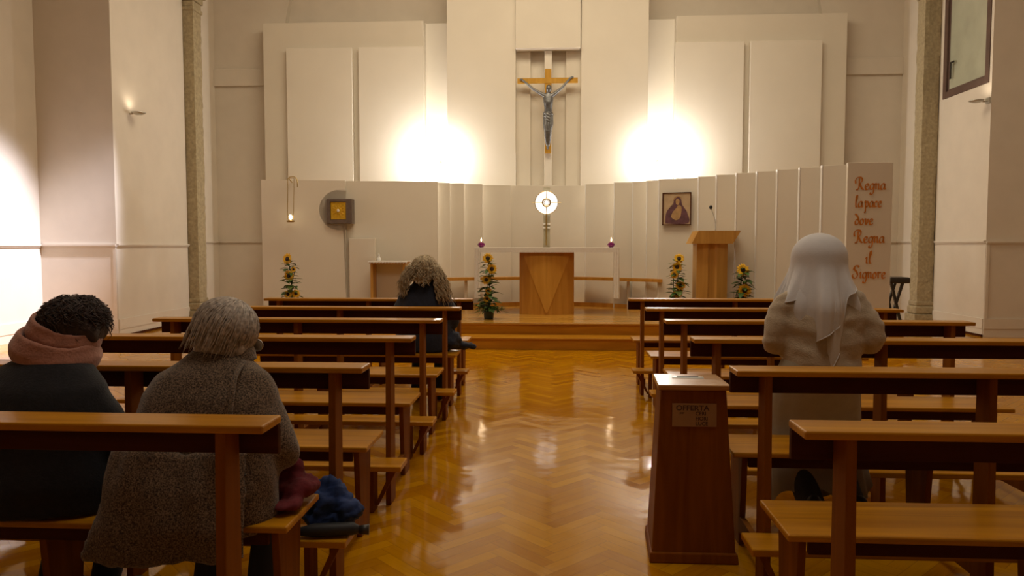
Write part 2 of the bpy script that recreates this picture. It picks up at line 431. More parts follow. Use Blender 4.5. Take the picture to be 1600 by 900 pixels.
# stone half columns with weathered edges
def stone_col(name, x, y, wdt, lab):
    t = thing(name, lab, 'column', (x, y, 0))
    b = BM()
    nz = 90; ring0 = None
    for i in range(nz + 1):
        z = .42 + (5.45 - .42) * i / nz
        ring = []
        for k in range(16):
            a = 2 * PI * k / 16
            cx = max(-1, min(1, 1.35 * math.cos(a))); cy = max(-1, min(1, 1.35 * math.sin(a)))
            j = 1 + .07 * noise.noise(Vector((cx * 3, cy * 3 + x, z * 5)))+ .04 * noise.noise(Vector((cx * 9, cy * 9 + x, z * 18)))
            ring.append(b.verts.new((x + cx * wdt / 2 * j, y + cy * wdt / 2 * j, z)))
        if ring0:
            for k in range(16): b.faces.new([ring0[k], ring0[(k + 1) % 16], ring[(k + 1) % 16], ring[k]])
        else: b.faces.new(ring[::-1])
        ring0 = ring
    b.faces.new(ring0)
    obj('shaft', b, M['stone'], t)
    b = BM(); h = wdt / 2
    box(b, x - h * 1.35, x + h * 1.35, y - h * 1.35, y + h * 1.35, 0, .20, .01)
    box(b, x - h * 1.2, x + h * 1.2, y - h * 1.2, y + h * 1.2, .20, .34, .03)
    box(b, x - h * 1.08, x + h * 1.08, y - h * 1.08, y + h * 1.08, .34, .42, .02)
    obj('base', b, M['stone'], t)
    b = BM()
    for z0, z1, k in ((5.45, 5.52, 1.12), (5.52, 5.62, 1.0), (5.62, 5.72, 1.18), (5.72, 5.84, 1.4), (5.84, 5.95, 1.6)):
        box(b, x - h * k, x + h * k, y - h * k, y + h * k, z0, z1, .015)
    obj('capital', b, M['stone'], t)
    return t
stone_col('stone_column', -6.47, 12.92, .31, 'weathered square stone column on the left wall, its carved capital showing at the top')
stone_col('stone_column', 6.20, 12.92, .27, 'weathered square stone column on the right wall beside the brown window')
# pier behind the columns, right side
# platform and steps
b = BM()
box(b, -4.9, 4.55, 9.90, 14.2, 0, .289); struct('trim_13', b, M['stepwood'])
b = BM(); box(b, -4.92, 4.57, 9.88, 14.2, .289, .314, .004); struct('trim_14', b, M['platwood'])
b = BM(); box(b, -4.9, 4.55, 9.535, 9.90, 0, .135); struct('trim_15', b, M['stepwood'])
b = BM(); box(b, -4.92, 4.57, 9.515, 9.90, .135, .157, .004); struct('trim_16', b, M['stepwood'])
PZ = .314

# window on the right wall
b = BM()
def fr(b, y0, y1, z0, z1, wd, x0, x1):
    box(b, x0, x1, y0, y0 + wd, z0, z1, .004); box(b, x0, x1, y1 - wd, y1, z0, z1, .004)
    box(b, x0, x1, y0 + wd, y1 - wd, z0, z0 + wd, .004); box(b, x0, x1, y0 + wd, y1 - wd, z1 - wd, z1, .004)
fr(b, wy0 + .002, wy1 - .002, wz + .002, 6.098, .10, 6.315, 6.39)
fr(b, wy0 + .105, wy1 - .105, wz + .105, 5.995, .03, 6.345, 6.37)
wf = struct('window_1', b, M['winframe'])
b = BM(); box(b, 6.352, 6.360, wy0 + .13, wy1 - .13, wz + .13, 5.97); obj('window_pane', b, M['winglass'], wf)
b = BM(); box(b, 6.30, 6.318, 12.40, 12.43, 4.02, 4.28, .004); box(b, 6.30, 6.318, 12.32, 12.43, 4.26, 4.29, .004)
obj('window_handle', b, M['dark'], wf)

# ---------------------------------------------------------------- cladding of the back wall
# two framed wings
def board(name, x0, x1, yf, yb, z0, z1, m='fabricpanel', bev=.006):
    b = BM(); box(b, x0, x1, yf, yb, z0, z1, bev); return obj(name, b, M[m])
o = board('wall_cladding', -5.53, -2.47, 13.90, 14.198, PZ, 5.54)
tag(o, 'wide cream backing board behind the two panels left of the crucifix', 'wall panel')
o = board('wall_cladding', 2.19, 5.24, 13.90, 14.198, PZ, 5.54)
tag(o, 'wide cream backing board behind the two panels right of the crucifix', 'wall panel')
PL = [(-5.05, -3.80, 'outermost pale rectangular panel on the left half of the altar wall'),
      (-3.68, -2.45, 'pale rectangular panel lit by the left wall lamp, beside the narrow bright recess'),
      (2.16, 3.39, 'pale rectangular panel lit by the right wall lamp, beside the narrow bright recess'),
      (3.50, 4.77, 'outermost pale rectangular panel on the right half of the altar wall')]
for x0, x1, lab in PL:
    o = board('wall_panel', x0, x1, 13.79, 13.898, PZ, 5.04)
    tag(o, lab, 'wall panel', 'rectangular panels on the altar wall')
o = board('wall_cladding', -1.99, -.735, 13.6, 14.34, PZ, 7.58); tag(o, 'tall cream pier board rising left of the crucifix to the top of the picture', 'wall panel')
o = board('wall_cladding', .45, 1.655, 13.6, 14.34, PZ, 7.58); tag(o, 'tall cream pier board rising right of the crucifix to the top of the picture', 'wall panel')
# flutes of the centre bay
b = BM()
box(b, -.735, -.47, 13.75, 14.34, PZ, 7.58, .004); obj_l = obj('fluted_recess', b, M['fabricpanel'])
tag(obj_l, 'narrow pale upright strip behind the left arm of the crucifix', 'wall panel')
b = BM(); box(b, .18, .45, 13.75, 14.34, PZ, 7.58, .004)
tag(obj('fluted_recess', b, M['fabricpanel']), 'narrow pale upright strip behind the right arm of the crucifix', 'wall panel')
b = BM(); box(b, -.47, .18, 13.83, 14.34, PZ, 7.58)
tag(obj('recess_backing', b, M['fabricpanel']), 'sunken pale backing directly behind the crucifix', 'wall panel')
b = BM(); box(b, -.212, -.078, 13.64, 13.83, PZ, 4.89, .004)
tag(obj('crucifix_post', b, M['panel']), 'slim upright post that carries the crucifix', 'post')
o = board('canopy_panel', -.73, .435, 13.50, 13.738, 4.90, 7.58); tag(o, 'short cream panel hanging above the crucifix', 'wall panel')
# back of the bright recesses
for x0, x1, s in ((-2.468, -1.992, 'left'), (1.657, 2.188, 'right')):
    o = board('recess_backing', x0, x1, 14.08, 14.34, PZ, 5.54); tag(o, 'narrow brightly lit recess above the %s wall lamp' % s, 'wall panel')

# ---------------------------------------------------------------- curved screen of overlapping boards
def plank(x0, y0, x1, y1, z1, lab, th=.065, grp='boards of the curved screen', z0=PZ):
    v = Vector((x1 - x0, y1 - y0)); n = Vector((-v.y, v.x)).normalized() * th
    b = BM(); q = [(x0, y0), (x1, y1), (x1 + n.x, y1 + n.y), (x0 + n.x, y0 + n.y)]
    hexa(b, [(a, c, z0) for a, c in q], [(a, c, z1) for a, c in q], .004)
    o = obj('screen_board', b, M['panel']); origin_to(o, ((x0 + x1) / 2, (y0 + y1) / 2, z0))
    tag(o, lab, 'screen board', grp)
    return o

SCR = [(-3.52,11.84,-1.926,12.066),(-1.953,12.234,-1.757,12.282),(-1.780,12.368,-1.538,12.420),(-1.563,12.533,-1.244,12.603),
(-1.273,12.785,-0.780,12.868),(-0.796,12.948,0.530,13.026),(0.508,12.758,1.009,12.633),(0.971,12.431,1.292,12.376),
(1.264,12.302,1.514,12.221),(1.465,12.077,1.670,12.009),(1.629,11.860,2.227,11.655),(2.171,11.463,2.440,11.376),
(2.384,11.203,2.673,11.123),(2.615,10.957,2.904,10.881),(2.846,10.732,3.119,10.633),(3.057,10.482,3.342,10.373),
(3.289,10.263,3.559,10.142),(3.494,10.005,3.793,9.886)]
SL = ['wide cream screen board right of the tabernacle niche, behind the credence table',
 'first narrow board after the wide one right of the tabernacle', 'second narrow board right of the wide tabernacle board',
 'narrow board with a lit band above the left end of the altar', 'screen board behind the left part of the altar table',
 'widest centre board of the curved screen, directly behind the altar and monstrance',
 'board right of the centre board, brightly lit at its right edge', 'narrow board behind the right end of the altar cloth',
 'second narrow board to the left of the framed icon', 'slim board immediately left of the board carrying the icon',
 'wide screen board on which the framed icon hangs', 'narrow board behind the lectern microphone',
 'narrow board behind the right half of the lectern', 'narrow board right of the lectern, first of four up to the nun',
 'narrow board behind the shortest sunflower arrangement on the right', 'screen board just left of the nun\'s veil',
 'screen board rising directly above the nun\'s head', 'last plain board, immediately left of the lettered board']
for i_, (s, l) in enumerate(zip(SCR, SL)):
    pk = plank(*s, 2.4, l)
    if i_ >= 6:      # white strip paints in the bright lit edge of each board
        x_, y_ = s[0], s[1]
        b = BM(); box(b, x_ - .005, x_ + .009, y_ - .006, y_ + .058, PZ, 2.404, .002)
        eb = obj('lit_edge_strip', b, M['white'], pk)
# lettered board
LB = plank(3.690, 9.660, 4.231, 9.621, 2.4, 'cream board with orange-brown calligraphy, nearest and rightmost of the screen', z0=.157)
# left board with the round notch of the tabernacle niche
def ly(x): return 11.60 + (x + 4.69) * .147
b = BM()
cx, cz, cr = -3.47, 1.925, .325
x1 = -3.385
a0 = math.acos((x1 - cx) / cr)
pts = [(-4.69, PZ), (x1, PZ)] + [(cx + cr * math.cos(a), cz + cr * math.sin(a)) for a in [-a0 - (2 * PI - 2 * a0) * k / 40 for k in range(41)]] + [(x1, 2.4), (-4.69, 2.4)]
prism_y(b, pts, 0, .04)
bmesh.ops.triangulate(b, faces=[f for f in b.faces if len(f.verts) > 4])
for v in b.verts: v.co.y += ly(v.co.x)
o = obj('screen_board', b, M['panel']); origin_to(o, (-4.0, 11.7, PZ))
tag(o, 'wide cream board with a round notch at the left end of the screen', 'screen board', 'boards of the curved screen')
b = BM()   # niche drum behind the notch
n = 28; A0, A1 = R(84), R(276)
ra, rb = [], []
for k in range(n + 1):
    a = A0 + (A1 - A0) * k / n
    x = cx + (cr + .004) * math.cos(a); z = cz + (cr + .004) * math.sin(a)
    ra.append(b.verts.new((x, ly(x) + .03, z))); rb.append(b.verts.new((x, ly(x) + .22, z)))
for k in range(n): b.faces.new([ra[k], ra[k + 1], rb[k + 1], rb[k]])
b.faces.new(rb)
o = obj('tabernacle_niche', b, M['panel']); origin_to(o, (cx, 11.8, cz))
sm_ = o.modifiers.new('s', 'SOLIDIFY'); sm_.thickness = .012; sm_.offset = 1
tag(o, 'round sunken niche behind the tabernacle', 'niche')
b = BM(); box(b, -3.33, -2.90, 11.78, 11.86, PZ, 1.47, .006)
tag(obj('low_screen_block', b, M['panel']), 'low projecting cream block between the niche and the credence table', 'wall panel')

# tabernacle
t = thing('tabernacle', 'square tabernacle with golden door in a dark grey frame, set in the round niche', 'tabernacle', (-3.46, 11.62, 1.71))
b = BM(); x0, x1, z0, z1 = -3.665, -3.255, 1.705, 2.10
for q in ((x0, x0 + .055, z0, z1), (x1 - .095, x1, z0, z1), (x0 + .055, x1 - .095, z0, z0 + .06), (x0 + .055, x1 - .095, z1 - .045, z1)):
    box(b, q[0], q[1], 11.70, 11.86, q[2], q[3], .004)
box(b, x0 + .05, x1 - .09, 11.735, 11.86, z0 + .06, z1 - .04)
obj('case', b, M['tabframe'], t)
b = BM(); box(b, x0 + .06, x1 - .10, 11.715, 11.7345, z0 + .065, z1 - .05, .006); d = obj('door', b, M['gold'], t)
b = BM(); lathe(b, [(.0, 11.709), (.055, 11.709), (.06, 11.716)], (-3.478, 0, 1.912), 20, 'Y')
for k in range(12):
    a = 2 * PI * k / 12; tube(b, [(-3.478 + .06 * math.cos(a), 11.711, 1.912 + .06 * math.sin(a)), (-3.478 + .10 * math.cos(a), 11.711, 1.912 + .10 * math.sin(a))], .004, 6)
obj('sunburst_emblem', b, M['gold'], d)
b = BM(); ell(b, (-3.478, 11.703, 1.912), (.022, .01, .026)); obj('medallion', b, M['linen'], d, True)

# hanging sanctuary lamp
t = thing('sanctuary_lamp', 'small lit sanctuary lamp hanging on wires at the left end of the screen', 'lamp', (-4.16, 11.45, 1.72))
b = BM(); tube(b, cr_path([(-4.20, 11.64, 2.36), (-4.20, 11.50, 2.42), (-4.10, 11.45, 2.43), (-4.05, 11.44, 2.38), (-4.04, 11.44, 2.27)]), .009, 8); obj('bracket', b, M['brass'], t, True)
b = BM()
tube(b, [(-4.20, 11.46, 2.41), (-4.212, 11.45, 1.76)], .005, 6); tube(b, [(-4.10, 11.45, 2.41), (-4.118, 11.45, 1.76)], .005, 6)
tube(b, [(-4.20, 11.46, 2.41), (-4.10, 11.45, 2.41)], .005, 6); obj('hanging_wire', b, M['brass'], t)
b = BM(); lathe(b, [(.05, 1.72), (.065, 1.735), (.055, 1.75), (.02, 1.755)], (-4.165, 11.45, 0)); obj('dish', b, M['brass'], t, True)
b = BM(); ell(b, (-4.165, 11.45, 1.80), (.026, .026, .04)); obj('glowing_glass', b, M['flame'], t, True)

# credence table
t = thing('credence_table', 'small wooden credence table with a white cloth, left of the blonde person', 'table', (-2.61, 11.55, PZ))
b = BM(); box(b, -2.90, -2.32, 11.36, 11.70, 1.075, 1.10, .004); obj('table_top', b, M['lectwood'], t)
for i, (a, c) in enumerate(((-2.885, -2.845), (-2.375, -2.335))):
    b = BM(); box(b, a, c, 11.38, 11.68, PZ, 1.075, .004); obj('side_panel', b, M['lectwood'], t)
b = BM(); box(b, -2.845, -2.375, 11.62, 11.645, PZ + .05, 1.075); obj('back_panel', b, M['panel'], t)
b = BM(); box(b, -2.915, -2.305, 11.345, 11.71, 1.1005, 1.112, .004)
for k in range(26):
    x = -2.905 + k * .0236; box(b, x, x + .017, 11.341, 11.345, 1.085 - .006 * (k % 2), 1.105)
tag(obj('credence_cloth', b, M['linen']), 'small white cloth on the credence table', 'cloth')
t = thing('glass_cruet', 'tiny glass cruet standing on the credence table', 'cruet', (-2.78, 11.52, 1.112))
b = BM(); lathe(b, [(.022, 1.113), (.03, 1.13), (.03, 1.155), (.012, 1.18), (.012, 1.20), (.017, 1.205)], (-2.78, 11.52, 0), 16); obj('bottle', b, M['disc'] if 0 else M['linen'], t, True)
b = BM(); ell(b, (-2.78, 11.52, 1.214), (.012, .012, .012)); obj('stopper', b, M['linen'], t, True)

# wooden bench shelf along the curved screen
b = BM()
path = [(-1.84, 12.02), (-1.2, 12.30), (-.5, 12.50), (-.13, 12.54), (.4, 12.50), (1.0, 12.22), (1.68, 11.72)]
path = [tuple(p)[:2] for p in cr_path([(x, y, 0) for x, y in path], 6)]
back = [(x * 1.0, y + .17) for x, y in path]
def ribbon(b, A, B, z0, z1):
    n = len(A)
    v = [[b.verts.new((*p, z)) for p in (A[i], B[i]) for z in (z0, z1)] for i in range(n)]
    for i in range(n - 1):
        a, c = v[i], v[i + 1]
        for q in ((0, 1), (1, 3), (3, 2), (2, 0)): b.faces.new([a[q[0]], a[q[1]], c[q[1]], c[q[0]]])
    b.faces.new([v[0][k] for k in (0, 1, 3, 2)]); b.faces.new([v[-1][k] for k in (0, 2, 3, 1)])
ribbon(b, path, back, .775, .825)
t = thing('wall_bench', 'curved wooden bench shelf running behind the altar along the screen', 'bench', (-.1, 12.6, PZ))
obj('seat', b, M['altarwood'], t)
for x, y in ((-1.5, 12.28), (-.13, 12.66), (1.2, 12.25)):
    b = BM(); box(b, x - .02, x + .02, y, y + .12, PZ, .775, .003); obj('support', b, M['panel'], t)
# wooden skirting at the foot of the screen
b = BM()
p2 = [(-1.9, 12.02), (-1.2, 12.46), (-.5, 12.72), (-.13, 12.76), (.4, 12.72), (1.0, 12.42), (1.62, 11.85)]
p2 = [tuple(p)[:2] for p in cr_path([(x, y, 0) for x, y in p2], 6)]
ribbon(b, p2, [(x, y + .03) for x, y in p2], PZ, PZ + .07); struct('baseboard_back', b, M['altarwood'])

# wall uplighters behind the screen
for x, s in ((-2.17, 'left'), (1.88, 'right')):
    t = thing('flood_lamp', 'glaring white wall flood lamp above the screen on the %s of the crucifix' % s, 'lamp', (x, 14.0, 2.93))
    b = BM(); lathe(b, [(.06, 14.078), (.06, 14.06), (.018, 14.05), (.018, 13.56), (.03, 13.55), (.03, 13.52)], (x, 0, 2.93), 20, 'Y'); obj('arm', b, M['white'], t)
    b = BM(); ell(b, (x, 13.46, 2.93), (.06, .065, .06), seg=20); obj('bulb', b, M['bulb'], t, True)

# ---------------------------------------------------------------- crucifix
t = thing('crucifix', 'yellowish wooden crucifix with grey bronze figure hanging above the altar', 'crucifix', (-.145, 13.6, 3.04))
b = BM(); box(b, -.202, -.088, 13.545, 13.60, 3.03, 4.54, .004); obj('upright_beam', b, M['crosswood'], t)
b = BM(); box(b, -.70, .39, 13.53, 13.585, 4.285, 4.375, .004); obj('cross_beam', b, M['crosswood'], t)
b = BM(); Y = 13.46
ell(b, (-.13, Y - .02, 4.165), (.052, .06, .072)); tube(b, [(-.14, Y, 4.13), (-.14, Y, 4.06)], [.035, .045])
for s, hx, hz, sx in ((-1, -.60, 4.335, -.235), (1, .255, 4.365, -.045)):
    sh = Vector((sx, Y, 4.06)); h = Vector((hx, Y + .05, hz)); el = sh.lerp(h, .5) + Vector((0, -.01, -.028))
    tube(b, [Vector((-.14, Y, 4.03)), sh, sh.lerp(el, .5), el, el.lerp(h, .6), h], [.045, .038, .03, .026, .022, .016])
    ell(b, h + Vector((s * .03, 0, .012)), (.035, .014, .02))
loft(b, [(-.14, Y + .01, 3.62, .075, .055), (-.14, Y + .01, 3.72, .082, .055), (-.14, Y, 3.82, .07, .05), (-.14, Y - .01, 3.92, .085, .06), (-.14, Y, 4.03, .092, .055), (-.14, Y, 4.08, .055, .04)])
for s in (-1, 1):
    tube(b, [(-.14 + s * .036, Y, 3.70), (-.14 + s * .045, Y - .03, 3.52), (-.145 + s * .032, Y - .05, 3.40), (-.145 + s * .026, Y - .01, 3.26), (-.145 + s * .012, Y + .02, 3.15)], [.055, .05, .036, .034, .022])
ell(b, (-.145, Y + .005, 3.125), (.022, .03, .045))
nb = voxel(b, .009, 3); c = obj('corpus', nb, M['bronze'], t, True)
b = BM(); loft(b, [(-.14, Y, 3.56, .082, .07), (-.145, Y, 3.63, .088, .072), (-.14, Y, 3.73, .09, .07), (-.14, Y, 3.75, .08, .06)])
nb = voxel(b, .01, 2, lambda p: .006 * math.sin(p.z * 120 + p.x * 60)); obj('loincloth', nb, M['bronze'], c, True)

# ---------------------------------------------------------------- monstrance on its pillar
t = thing('monstrance', 'white lit monstrance disc with fine cross rays on a slim grey pillar behind the altar', 'monstrance', (-.146, 12.05, PZ))
b = BM(); box(b, -.198, -.092, 12.10, 12.20, PZ, 2.30, .006); obj('pillar', b, M['greypole'], t)
b = BM(); lathe(b, [(0, 0), (.178, 0), (.182, .006), (.178, .02), (0, .02)], (-.15, 12.045, 2.048), 40, 'Y'); obj('disc', b, M['disc'], t)
b = BM()
def ring(b, c, r, th, seg=36, axis='Y'):
    pts = [(c[0] + r * math.cos(2 * PI * k / seg), c[1], c[2] + r * math.sin(2 * PI * k / seg)) for k in range(seg + 1)]
    tube(b, pts, th, 6, False)
ring(b, (-.15, 12.035, 2.048), .185, .006); ring(b, (-.15, 12.025, 2.048), .062, .013); ring(b, (-.15, 12.03, 2.048), .04, .005)
for dx, dz in ((1, 0), (-1, 0), (0, 1), (0, -1)):
    L1 = .24 if dx else .2
    tube(b, [(-.15 + dx * .06, 12.03, 2.048 + dz * .06), (-.15 + dx * L1, 12.03, 2.048 + dz * L1)], [.007, .003], 6)
obj('rays', b, M['brass'], t)
b = BM(); tube(b, [(-.15, 12.06, 1.87), (-.15, 12.06, 1.36)], .014, 10); obj('stem', b, M['brass'], t)
for z in (1.705, 1.645):
    b = BM(); box(b, -.21, -.088, 12.07, 12.21, z - .014, z + .014, .005); obj('collar', b, M['linen'], t)

# ---------------------------------------------------------------- altar
t = thing('altar', 'wooden block altar carrying a long table top, centre of the platform', 'altar', (-.13, 11.4, PZ))
b = BM()
n = 16; xs = [-.545 + .825 * k / n for k in range(n + 1)]
cxa = -.1325
def fy(x): return 11.06 + .12 * ((x - cxa) / .4125) ** 2
prism_z(b, [(x, fy(x)) for x in xs] + [(.28, 11.85), (-.545, 11.85)], PZ, 1.262)
obj('block', b, M['altarwood'], t)
b = BM()   # inlaid triangle, apex at the foot
rows = 14; prev = None
for r in range(rows + 1):
    z = PZ + .03 + (1.20 - PZ - .03) * r / rows; hw = .012 + .335 * r / rows
    ring_ = []
    for k in range(9):
        x = cxa + hw * (k / 4 - 1); ring_.append((b.verts.new((x, fy(x) - .010, z)), b.verts.new((x, fy(x) + .004, z))))
    if prev:
        for k in range(8):
            b.faces.new([prev[k][0], prev[k + 1][0], ring_[k + 1][0], ring_[k][0]]); b.faces.new([prev[k][1], ring_[k][1], ring_[k + 1][1], prev[k + 1][1]])
        for k in (0, 8): b.faces.new([prev[k][0], ring_[k][0], ring_[k][1], prev[k][1]])
    else:
        for k in range(8): b.faces.new([ring_[k][0], ring_[k][1], ring_[k + 1][1], ring_[k + 1][0]])
    prev = ring_
for k in range(8): b.faces.new([prev[k][0], prev[k + 1][0], prev[k + 1][1], prev[k][1]])
obj('triangle_inlay', b, M['altarwood2'], t)
b = BM(); box(b, -1.19, .915, 11.02, 11.88, 1.262, 1.316, .006); obj('table_top', b, M['altarwood'], t)
# altar cloth: top, scalloped front lace, hanging ends
b = BM()
box(b, -1.215, .945, 11.008, 11.90, 1.3165, 1.324, .003)
nx = 150
for k in range(nx):
    x0 = -1.212 + 2.154 * k / nx; x1 = x0 + 2.154 / nx
    zb = 1.262; xm = (x0 + x1) / 2
    pts = [(x0, 1.322), (x0, zb), (x0 + .003, zb - .010), (xm, zb - .017), (x1 - .003, zb - .010), (x1, zb), (x1, 1.322)]
    yy = 11.005 + .0015 * math.sin(k * .9)
    prism_y(b, pts, yy, yy + .004)
for s in (-1, 1):
    xe = -1.21 if s < 0 else .94
    n = 24; pv = None
    for k in range(n + 1):
        y = 11.01 + .88 * k / n; fold_ = .010 * math.sin(k * 1.3)
        col_ = []
        for q in range(9):
            z = 1.32 - (1.32 - .56) * q / 8
            if q == 8: z += .02 * (k % 2)
            col_.append(b.verts.new((xe + fold_ * q / 8 + s * .004 * q / 8, y, z)))
        if pv:
            for q in range(8): b.faces.new([pv[q], pv[q + 1], col_[q + 1], col_[q]])
        pv = col_
# gathered front edges of the hanging ends
for xe in (-1.21, .94):
    s = -1 if xe < 0 else 1
    xa, xb = (xe, xe + .085) if s < 0 else (xe - .085, xe)
    pv = None
    for k in range(9):
        x = xa + (xb - xa) * k / 8
        cl = [b.verts.new((x, 11.004 + .006 * math.sin(k * 1.7), 1.30 - (1.30 - .57) * q / 8)) for q in range(9)]
        if pv:
            for q in range(8): b.faces.new([pv[q], pv[q + 1], cl[q + 1], cl[q]])
        pv = cl
o = obj('altar_cloth', b, M['linen']); origin_to(o, (-.13, 11.4, 1.3165))
tag(o, 'long white altar cloth with lace edge, its ends hanging down both sides of the altar', 'cloth')
for x, s in ((-1.137, 'left'), (.842, 'right')):
    t = thing('candle', 'lit candle in a faceted purple glass holder at the %s end of the altar' % s, 'candle', (x, 11.3, 1.324))
    b = BM(); lathe(b, [(.022, 1.3245), (.04, 1.335), (.058, 1.362), (.05, 1.385), (.034, 1.40), (.03, 1.40)], (x, 11.3, 0), 8); obj('glass_holder', b, M['purple'], t)
    b = BM(); lathe(b, [(.02, 1.395), (.02, 1.415), (.004, 1.418)], (x, 11.3, 0), 12); obj('wax', b, M['beigefloor'], t, True)
    b = BM(); lathe(b, [(.002, 1.418), (.011, 1.432), (.009, 1.448), (.001, 1.475)], (x, 11.3, 0), 10); obj('flame', b, M['flame'], t, True)
    light('POINT', 'candle_light', (x, 11.3, 1.50), .5, (1, .7, .4), radius=.02).parent = None

# ---------------------------------------------------------------- lectern
t = thing('lectern', 'oak lectern with a sloping overhanging reading top, right of the icon', 'lectern', (2.25, 10.8, PZ))
b = BM(); prism_z(b, [(2.02, 10.74), (2.17, 10.70), (2.20, 10.725), (2.27, 10.725), (2.30, 10.70), (2.455, 10.74), (2.455, 11.05), (2.02, 11.05)], PZ, 1.42); obj('body', b, M['lectwood'], t)
b = BM(); hexa(b, [(1.94, 10.60, 1.385), (2.545, 10.60, 1.385), (2.545, 10.62, 1.37), (1.94, 10.62, 1.37)], [(1.94, 10.60, 1.40), (2.545, 10.60, 1.40), (2.545, 10.60, 1.40), (1.94, 10.60, 1.40)]) if 0 else None
b = BM()
hexa(b, [(1.93, 10.62, 1.385), (2.47, 10.62, 1.385), (2.60, 11.06, 1.515), (2.01, 11.06, 1.515)], [(1.93, 10.62, 1.41), (2.47, 10.62, 1.41), (2.60, 11.06, 1.555), (2.01, 11.06, 1.555)])
b.free(); b = BM()
# tapered hood: narrow at the bottom of the slope, wide along the back
prism = [(1.925, 1.385), (2.475, 1.385), (2.585, 1.535), (2.585, 1.56), (2.02, 1.56), (2.005, 1.535)]
prism_y(b, [(1.925, 1.38), (2.50, 1.38), (2.60, 1.545), (2.60, 1.562), (2.02, 1.562)], 10.62, 11.10)
obj('reading_top', b, M['lectwood'], t)
b = BM(); pts = cr_path([(2.30, 10.85, 1.56), (2.30, 10.85, 1.68), (2.27, 10.86, 1.80), (2.24, 10.87, 1.885)]); tube(b, pts, .006, 8)
m_ = obj('microphone_gooseneck', b, M['steel'], t, True)
b = BM(); ell(b, (2.235, 10.87, 1.905), (.024, .024, .03)); obj('microphone_head', b, M['black'], m_, True)

# ---------------------------------------------------------------- icon (plain generic devotional picture)
t = thing('framed_icon', 'framed picture of a purple-robed mother and child hanging on the screen left of the lectern', 'picture', (1.89, 11.7, 1.67))
def iy(x): return 11.86 - (x - 1.629) * .343 - .03
b = BM()
x0, x1, z0, z1 = 1.675, 2.095, 1.672, 2.182
def ib(b, a, c, z0, z1, d0, d1, bev=0):
    hexa(b, [(a, iy(a) - d0, z0), (c, iy(c) - d0, z0), (c, iy(c) - d1, z0), (a, iy(a) - d1, z0)], [(a, iy(a) - d0, z1), (c, iy(c) - d0, z1), (c, iy(c) - d1, z1), (a, iy(a) - d1, z1)], bev)
ib(b, x0, x0 + .014, z0, z1, .03, 0); ib(b, x1 - .014, x1, z0, z1, .03, 0); ib(b, x0, x1, z0, z0 + .014, .03, 0); ib(b, x0, x1, z1 - .014, z1, .03, 0)
obj('frame', b, M['apron'], t)
b = BM(); ib(b, x0 + .012, x1 - .012, z0 + .012, z1 - .012, .018, 0); pn = obj('painted_panel', b, M['iconbg'], t)
def flat(name, pts, d, m):
    b = BM(); a = [b.verts.new((x, iy(x) - d, z)) for x, z in pts]; c = [b.verts.new((x, iy(x) - d + .003, z)) for x, z in pts]
    b.faces.new(a); b.faces.new(c[::-1])
    for i in range(len(pts)): b.faces.new([a[i], c[i], c[(i + 1) % len(pts)], a[(i + 1) % len(pts)]])
    bmesh.ops.triangulate(b, faces=[f for f in b.faces if len(f.verts) > 4])
    return obj(name, b, M[m], pn)
def smoothpts(p): return [(v.x, v.y) for v in cr_path([(x, z, 0) for x, z in p + [p[0]]], 5)][:-1]
flat('robe', smoothpts([(1.72, 1.70), (1.725, 1.83), (1.76, 1.92), (1.83, 1.98), (1.845, 2.06), (1.895, 2.11), (1.945, 2.08), (1.96, 2.0), (1.99, 1.95), (2.04, 1.86), (2.05, 1.70)]), .021, 'iconrobe')
flat('halo', smoothpts([(1.83, 2.04), (1.85, 2.10), (1.895, 2.13), (1.945, 2.11), (1.965, 2.05), (1.95, 2.10), (1.895, 2.122), (1.845, 2.095)]), .019, 'icongold')
flat('face', smoothpts([(1.875, 2.0), (1.868, 2.04), (1.88, 2.075), (1.905, 2.08), (1.925, 2.05), (1.92, 2.01), (1.90, 1.985)]), .0245, 'icongold')
flat('child', smoothpts([(1.80, 1.80), (1.83, 1.88), (1.88, 1.93), (1.90, 1.975), (1.935, 1.98), (1.955, 1.94), (1.95, 1.86), (1.93, 1.78), (1.87, 1.75)]), .0245, 'icongold')

